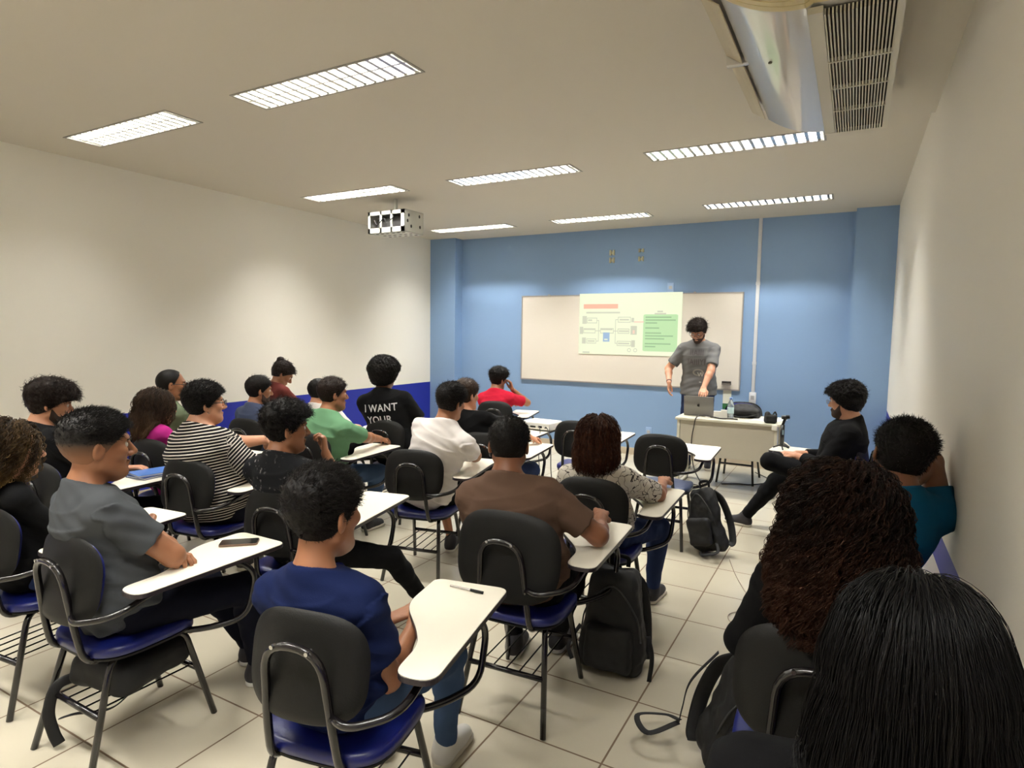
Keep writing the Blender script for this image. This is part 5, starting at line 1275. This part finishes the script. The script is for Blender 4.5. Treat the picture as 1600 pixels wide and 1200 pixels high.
# ------------------------------------------------------------------ bags
def backpack(loc, rz, w_, h_, d_, label, lean=(0, 0), straps=1, res=.0065, seed=0., name='backpack', hang=None):
    r = empty(name, loc, math.radians(rz), label, 'backpack')
    r.rotation_euler = (math.radians(lean[0]), math.radians(lean[1]), math.radians(rz))
    def sag(P): return .013*wav(P, 13, seed)+.008*wav(P, 30, seed+2)+.003*wav(P, 75, seed)
    def body(P):
        t = np.clip(P[:, 2]/h_, 0, 1); q = P.copy(); q[:, 0] = q[:, 0]*(1+.55*t**2.2); q[:, 1] = q[:, 1]*(1+.35*t**2)
        return rbox(q, (0, 0, h_/2), (w_/2, d_/2, h_/2), .055)-sag(P)
    def pocket(P): return rbox(P, (0, -d_/2-.012, h_*.3), (w_*.36, .035, h_*.22), .03)-.6*sag(P)
    sdf_obj('main_body', body, (-w_, -d_-.1, -.02), (w_, d_+.1, h_+.06), res, BAGB, r)
    sdf_obj('front_pocket', pocket, (-w_, -d_-.1, -.02), (w_, d_, h_), res, BAGB, r)
    MB().tube(catmull([(-.04, d_*.3, h_-.01), (-.035, d_*.3, h_+.035), (.035, d_*.3, h_+.035), (.04, d_*.3, h_-.01)]), (.004, .011), 8, flat=(0, 1, 0)).build('handle', BAGB, r, smooth=True)
    z_ = h_*.62; MB().tube(catmull([(-w_*.45, -d_*.36, z_*.6), (-w_*.36, -d_*.47, z_*1.05), (0, -d_*.45, h_*.9), (w_*.36, -d_*.47, z_*1.05), (w_*.45, -d_*.36, z_*.6)]), .004, 6).build('zipper', mat('zip tape', (40, 40, 42), .4), r, smooth=True)
    for sd in ((-1, 1) if straps else ()):
        MB().tube(catmull([(sd*.05, d_*.42, h_*.9), (sd*.10, d_*.62, h_*.75), (sd*.13, d_*.72, h_*.42), (sd*.15, d_*.5, h_*.12), (sd*w_*.5, d_*.3, .03)]), (.006, .03), 8, flat=(0, 1, 0)).build('shoulder_strap', BAGB, r, smooth=True)
    if hang:
        for hp_ in hang: MB().tube(catmull(hp_), (.0025, .012), 8, flat=(0, 0, 1)).build('hanging_strap', BAGB, r, smooth=True)
    return r
backpack((-.86, 4.66, .03), -25, .27, .47, .15, 'black backpack leaning against the empty grey-blue chair', lean=(-4, -17), seed=1, hang=[[(.1, -.05, .06), (.15, -.12, .0), (.05, -.16, -.015), (-.02, -.1, .0)]])
backpack((-.97, 2.80, .012), 8, .32, .50, .20, 'large black backpack on the floor beside the blue seated chair of the man in brown', lean=(4, 3), seed=2, hang=[[(.17, -.02, .2), (.2, -.06, .12), (.2, -.1, .02)], [(-.16, -.02, .18), (-.2, -.08, .1), (-.17, -.12, .05)]])
backpack((-.31, 2.36, .012), 30, .30, .44, .18, 'black backpack with a strap trailing on the floor, left of the curly haired woman', lean=(6, 8), seed=3, hang=[[(-.13, .08, .40), (-.2, .1, .25), (-.2, .12, .12), (-.2, .12, .05)], [(-.2, .12, .05), (-.32, .1, .0), (-.34, .2, -.004), (-.22, .22, .0), (-.2, .12, .06)]])
bx, by, bz = seat_pt('c3', .0, .03, .222)
bg = empty('satchel', (bx, by, bz), math.radians(8), 'black bag stuffed on the rack under the chair of the man in charcoal', 'bag')
sdf_obj('bag_body', lambda P: rbox(P, (0, 0, .07), (.155, .17, .065), .05)-.008*wav(P, 16, 4)-.004*wav(P, 40, 1), (-.25, -.28, -.03), (.25, .28, .2), .0065, BAGB, bg)
MB().tube(catmull([(-.12, -.12, .04), (-.15, -.2, .03), (-.16, -.23, -.06), (-.155, -.22, -.15), (-.14, -.21, -.2)]), (.004, .02), 8, flat=(0, 1, 0)).build('shoulder_strap', BAGB, bg, smooth=True)
MB().tube(catmull([(-.14, -.2, -.1), (-.05, -.2, -.06), (.1, -.17, -.02), (.14, -.1, .03)]), (.003, .012), 8, flat=(0, 0, 1)).build('side_strap', BAGB, bg, smooth=True)
bg = empty('shoulder_bag', (-.97, 6.94, DT), 0, 'black rounded bag lying on the teacher desk behind the bottle', 'bag')
sdf_obj('bag_body', lambda P: smin(rbox(P, (0, 0, .055), (.15, .07, .055), .05), rbox(P, (-.02, .03, .09), (.12, .05, .05), .045), .04)-.006*wav(P, 22, 2)-.003*wav(P, 60), (-.22, -.14, -.02), (.22, .14, .2), .005, BAGB, bg)
MB().tube(catmull([(-.14, -.06, .02), (-.05, -.1, .015), (.05, -.085, .03), (.13, -.05, .06)]), (.004, .014), 8, flat=(0, 0, 1)).build('carry_strap', BAGB, bg, smooth=True)
bg = empty('camera_pouch', (-.70, 6.64, DT), math.radians(10), 'small lumpy black pouch on the front right corner of the teacher desk', 'pouch')
sdf_obj('pouch_body', lambda P: smin(rbox(P, (0, 0, .045), (.062, .045, .045), .03), el(P, (-.03, 0, .095), (.025, .03, .02)), .02)-.003*wav(P, 50, 2), (-.1, -.1, -.02), (.1, .1, .14), .0045, BAGB, bg)
MB().tube(catmull([(.02, 0, .085), (.04, 0, .115), (.055, 0, .08)]), .007, 8).build('loop', BAGB, bg, smooth=True)
x_, y_, z_ = seat_pt('c20', .0, .34, .665)
nb = empty('notebook', (x_, y_, z_), math.radians(84), 'white edged notebook on the lap of the man with crossed legs', 'notebook'); nb.rotation_euler.x = math.radians(8)
MB().box(-.1, .08, -.12, .12, .001, .009).build('pages', mat('paper', (238, 236, 234), .7), nb)
MB().box(-.102, .082, -.122, .122, -.002, .001).box(-.102, .082, -.122, .122, .009, .012).build('cover', mat('dark cover', (30, 30, 34), .5), nb)
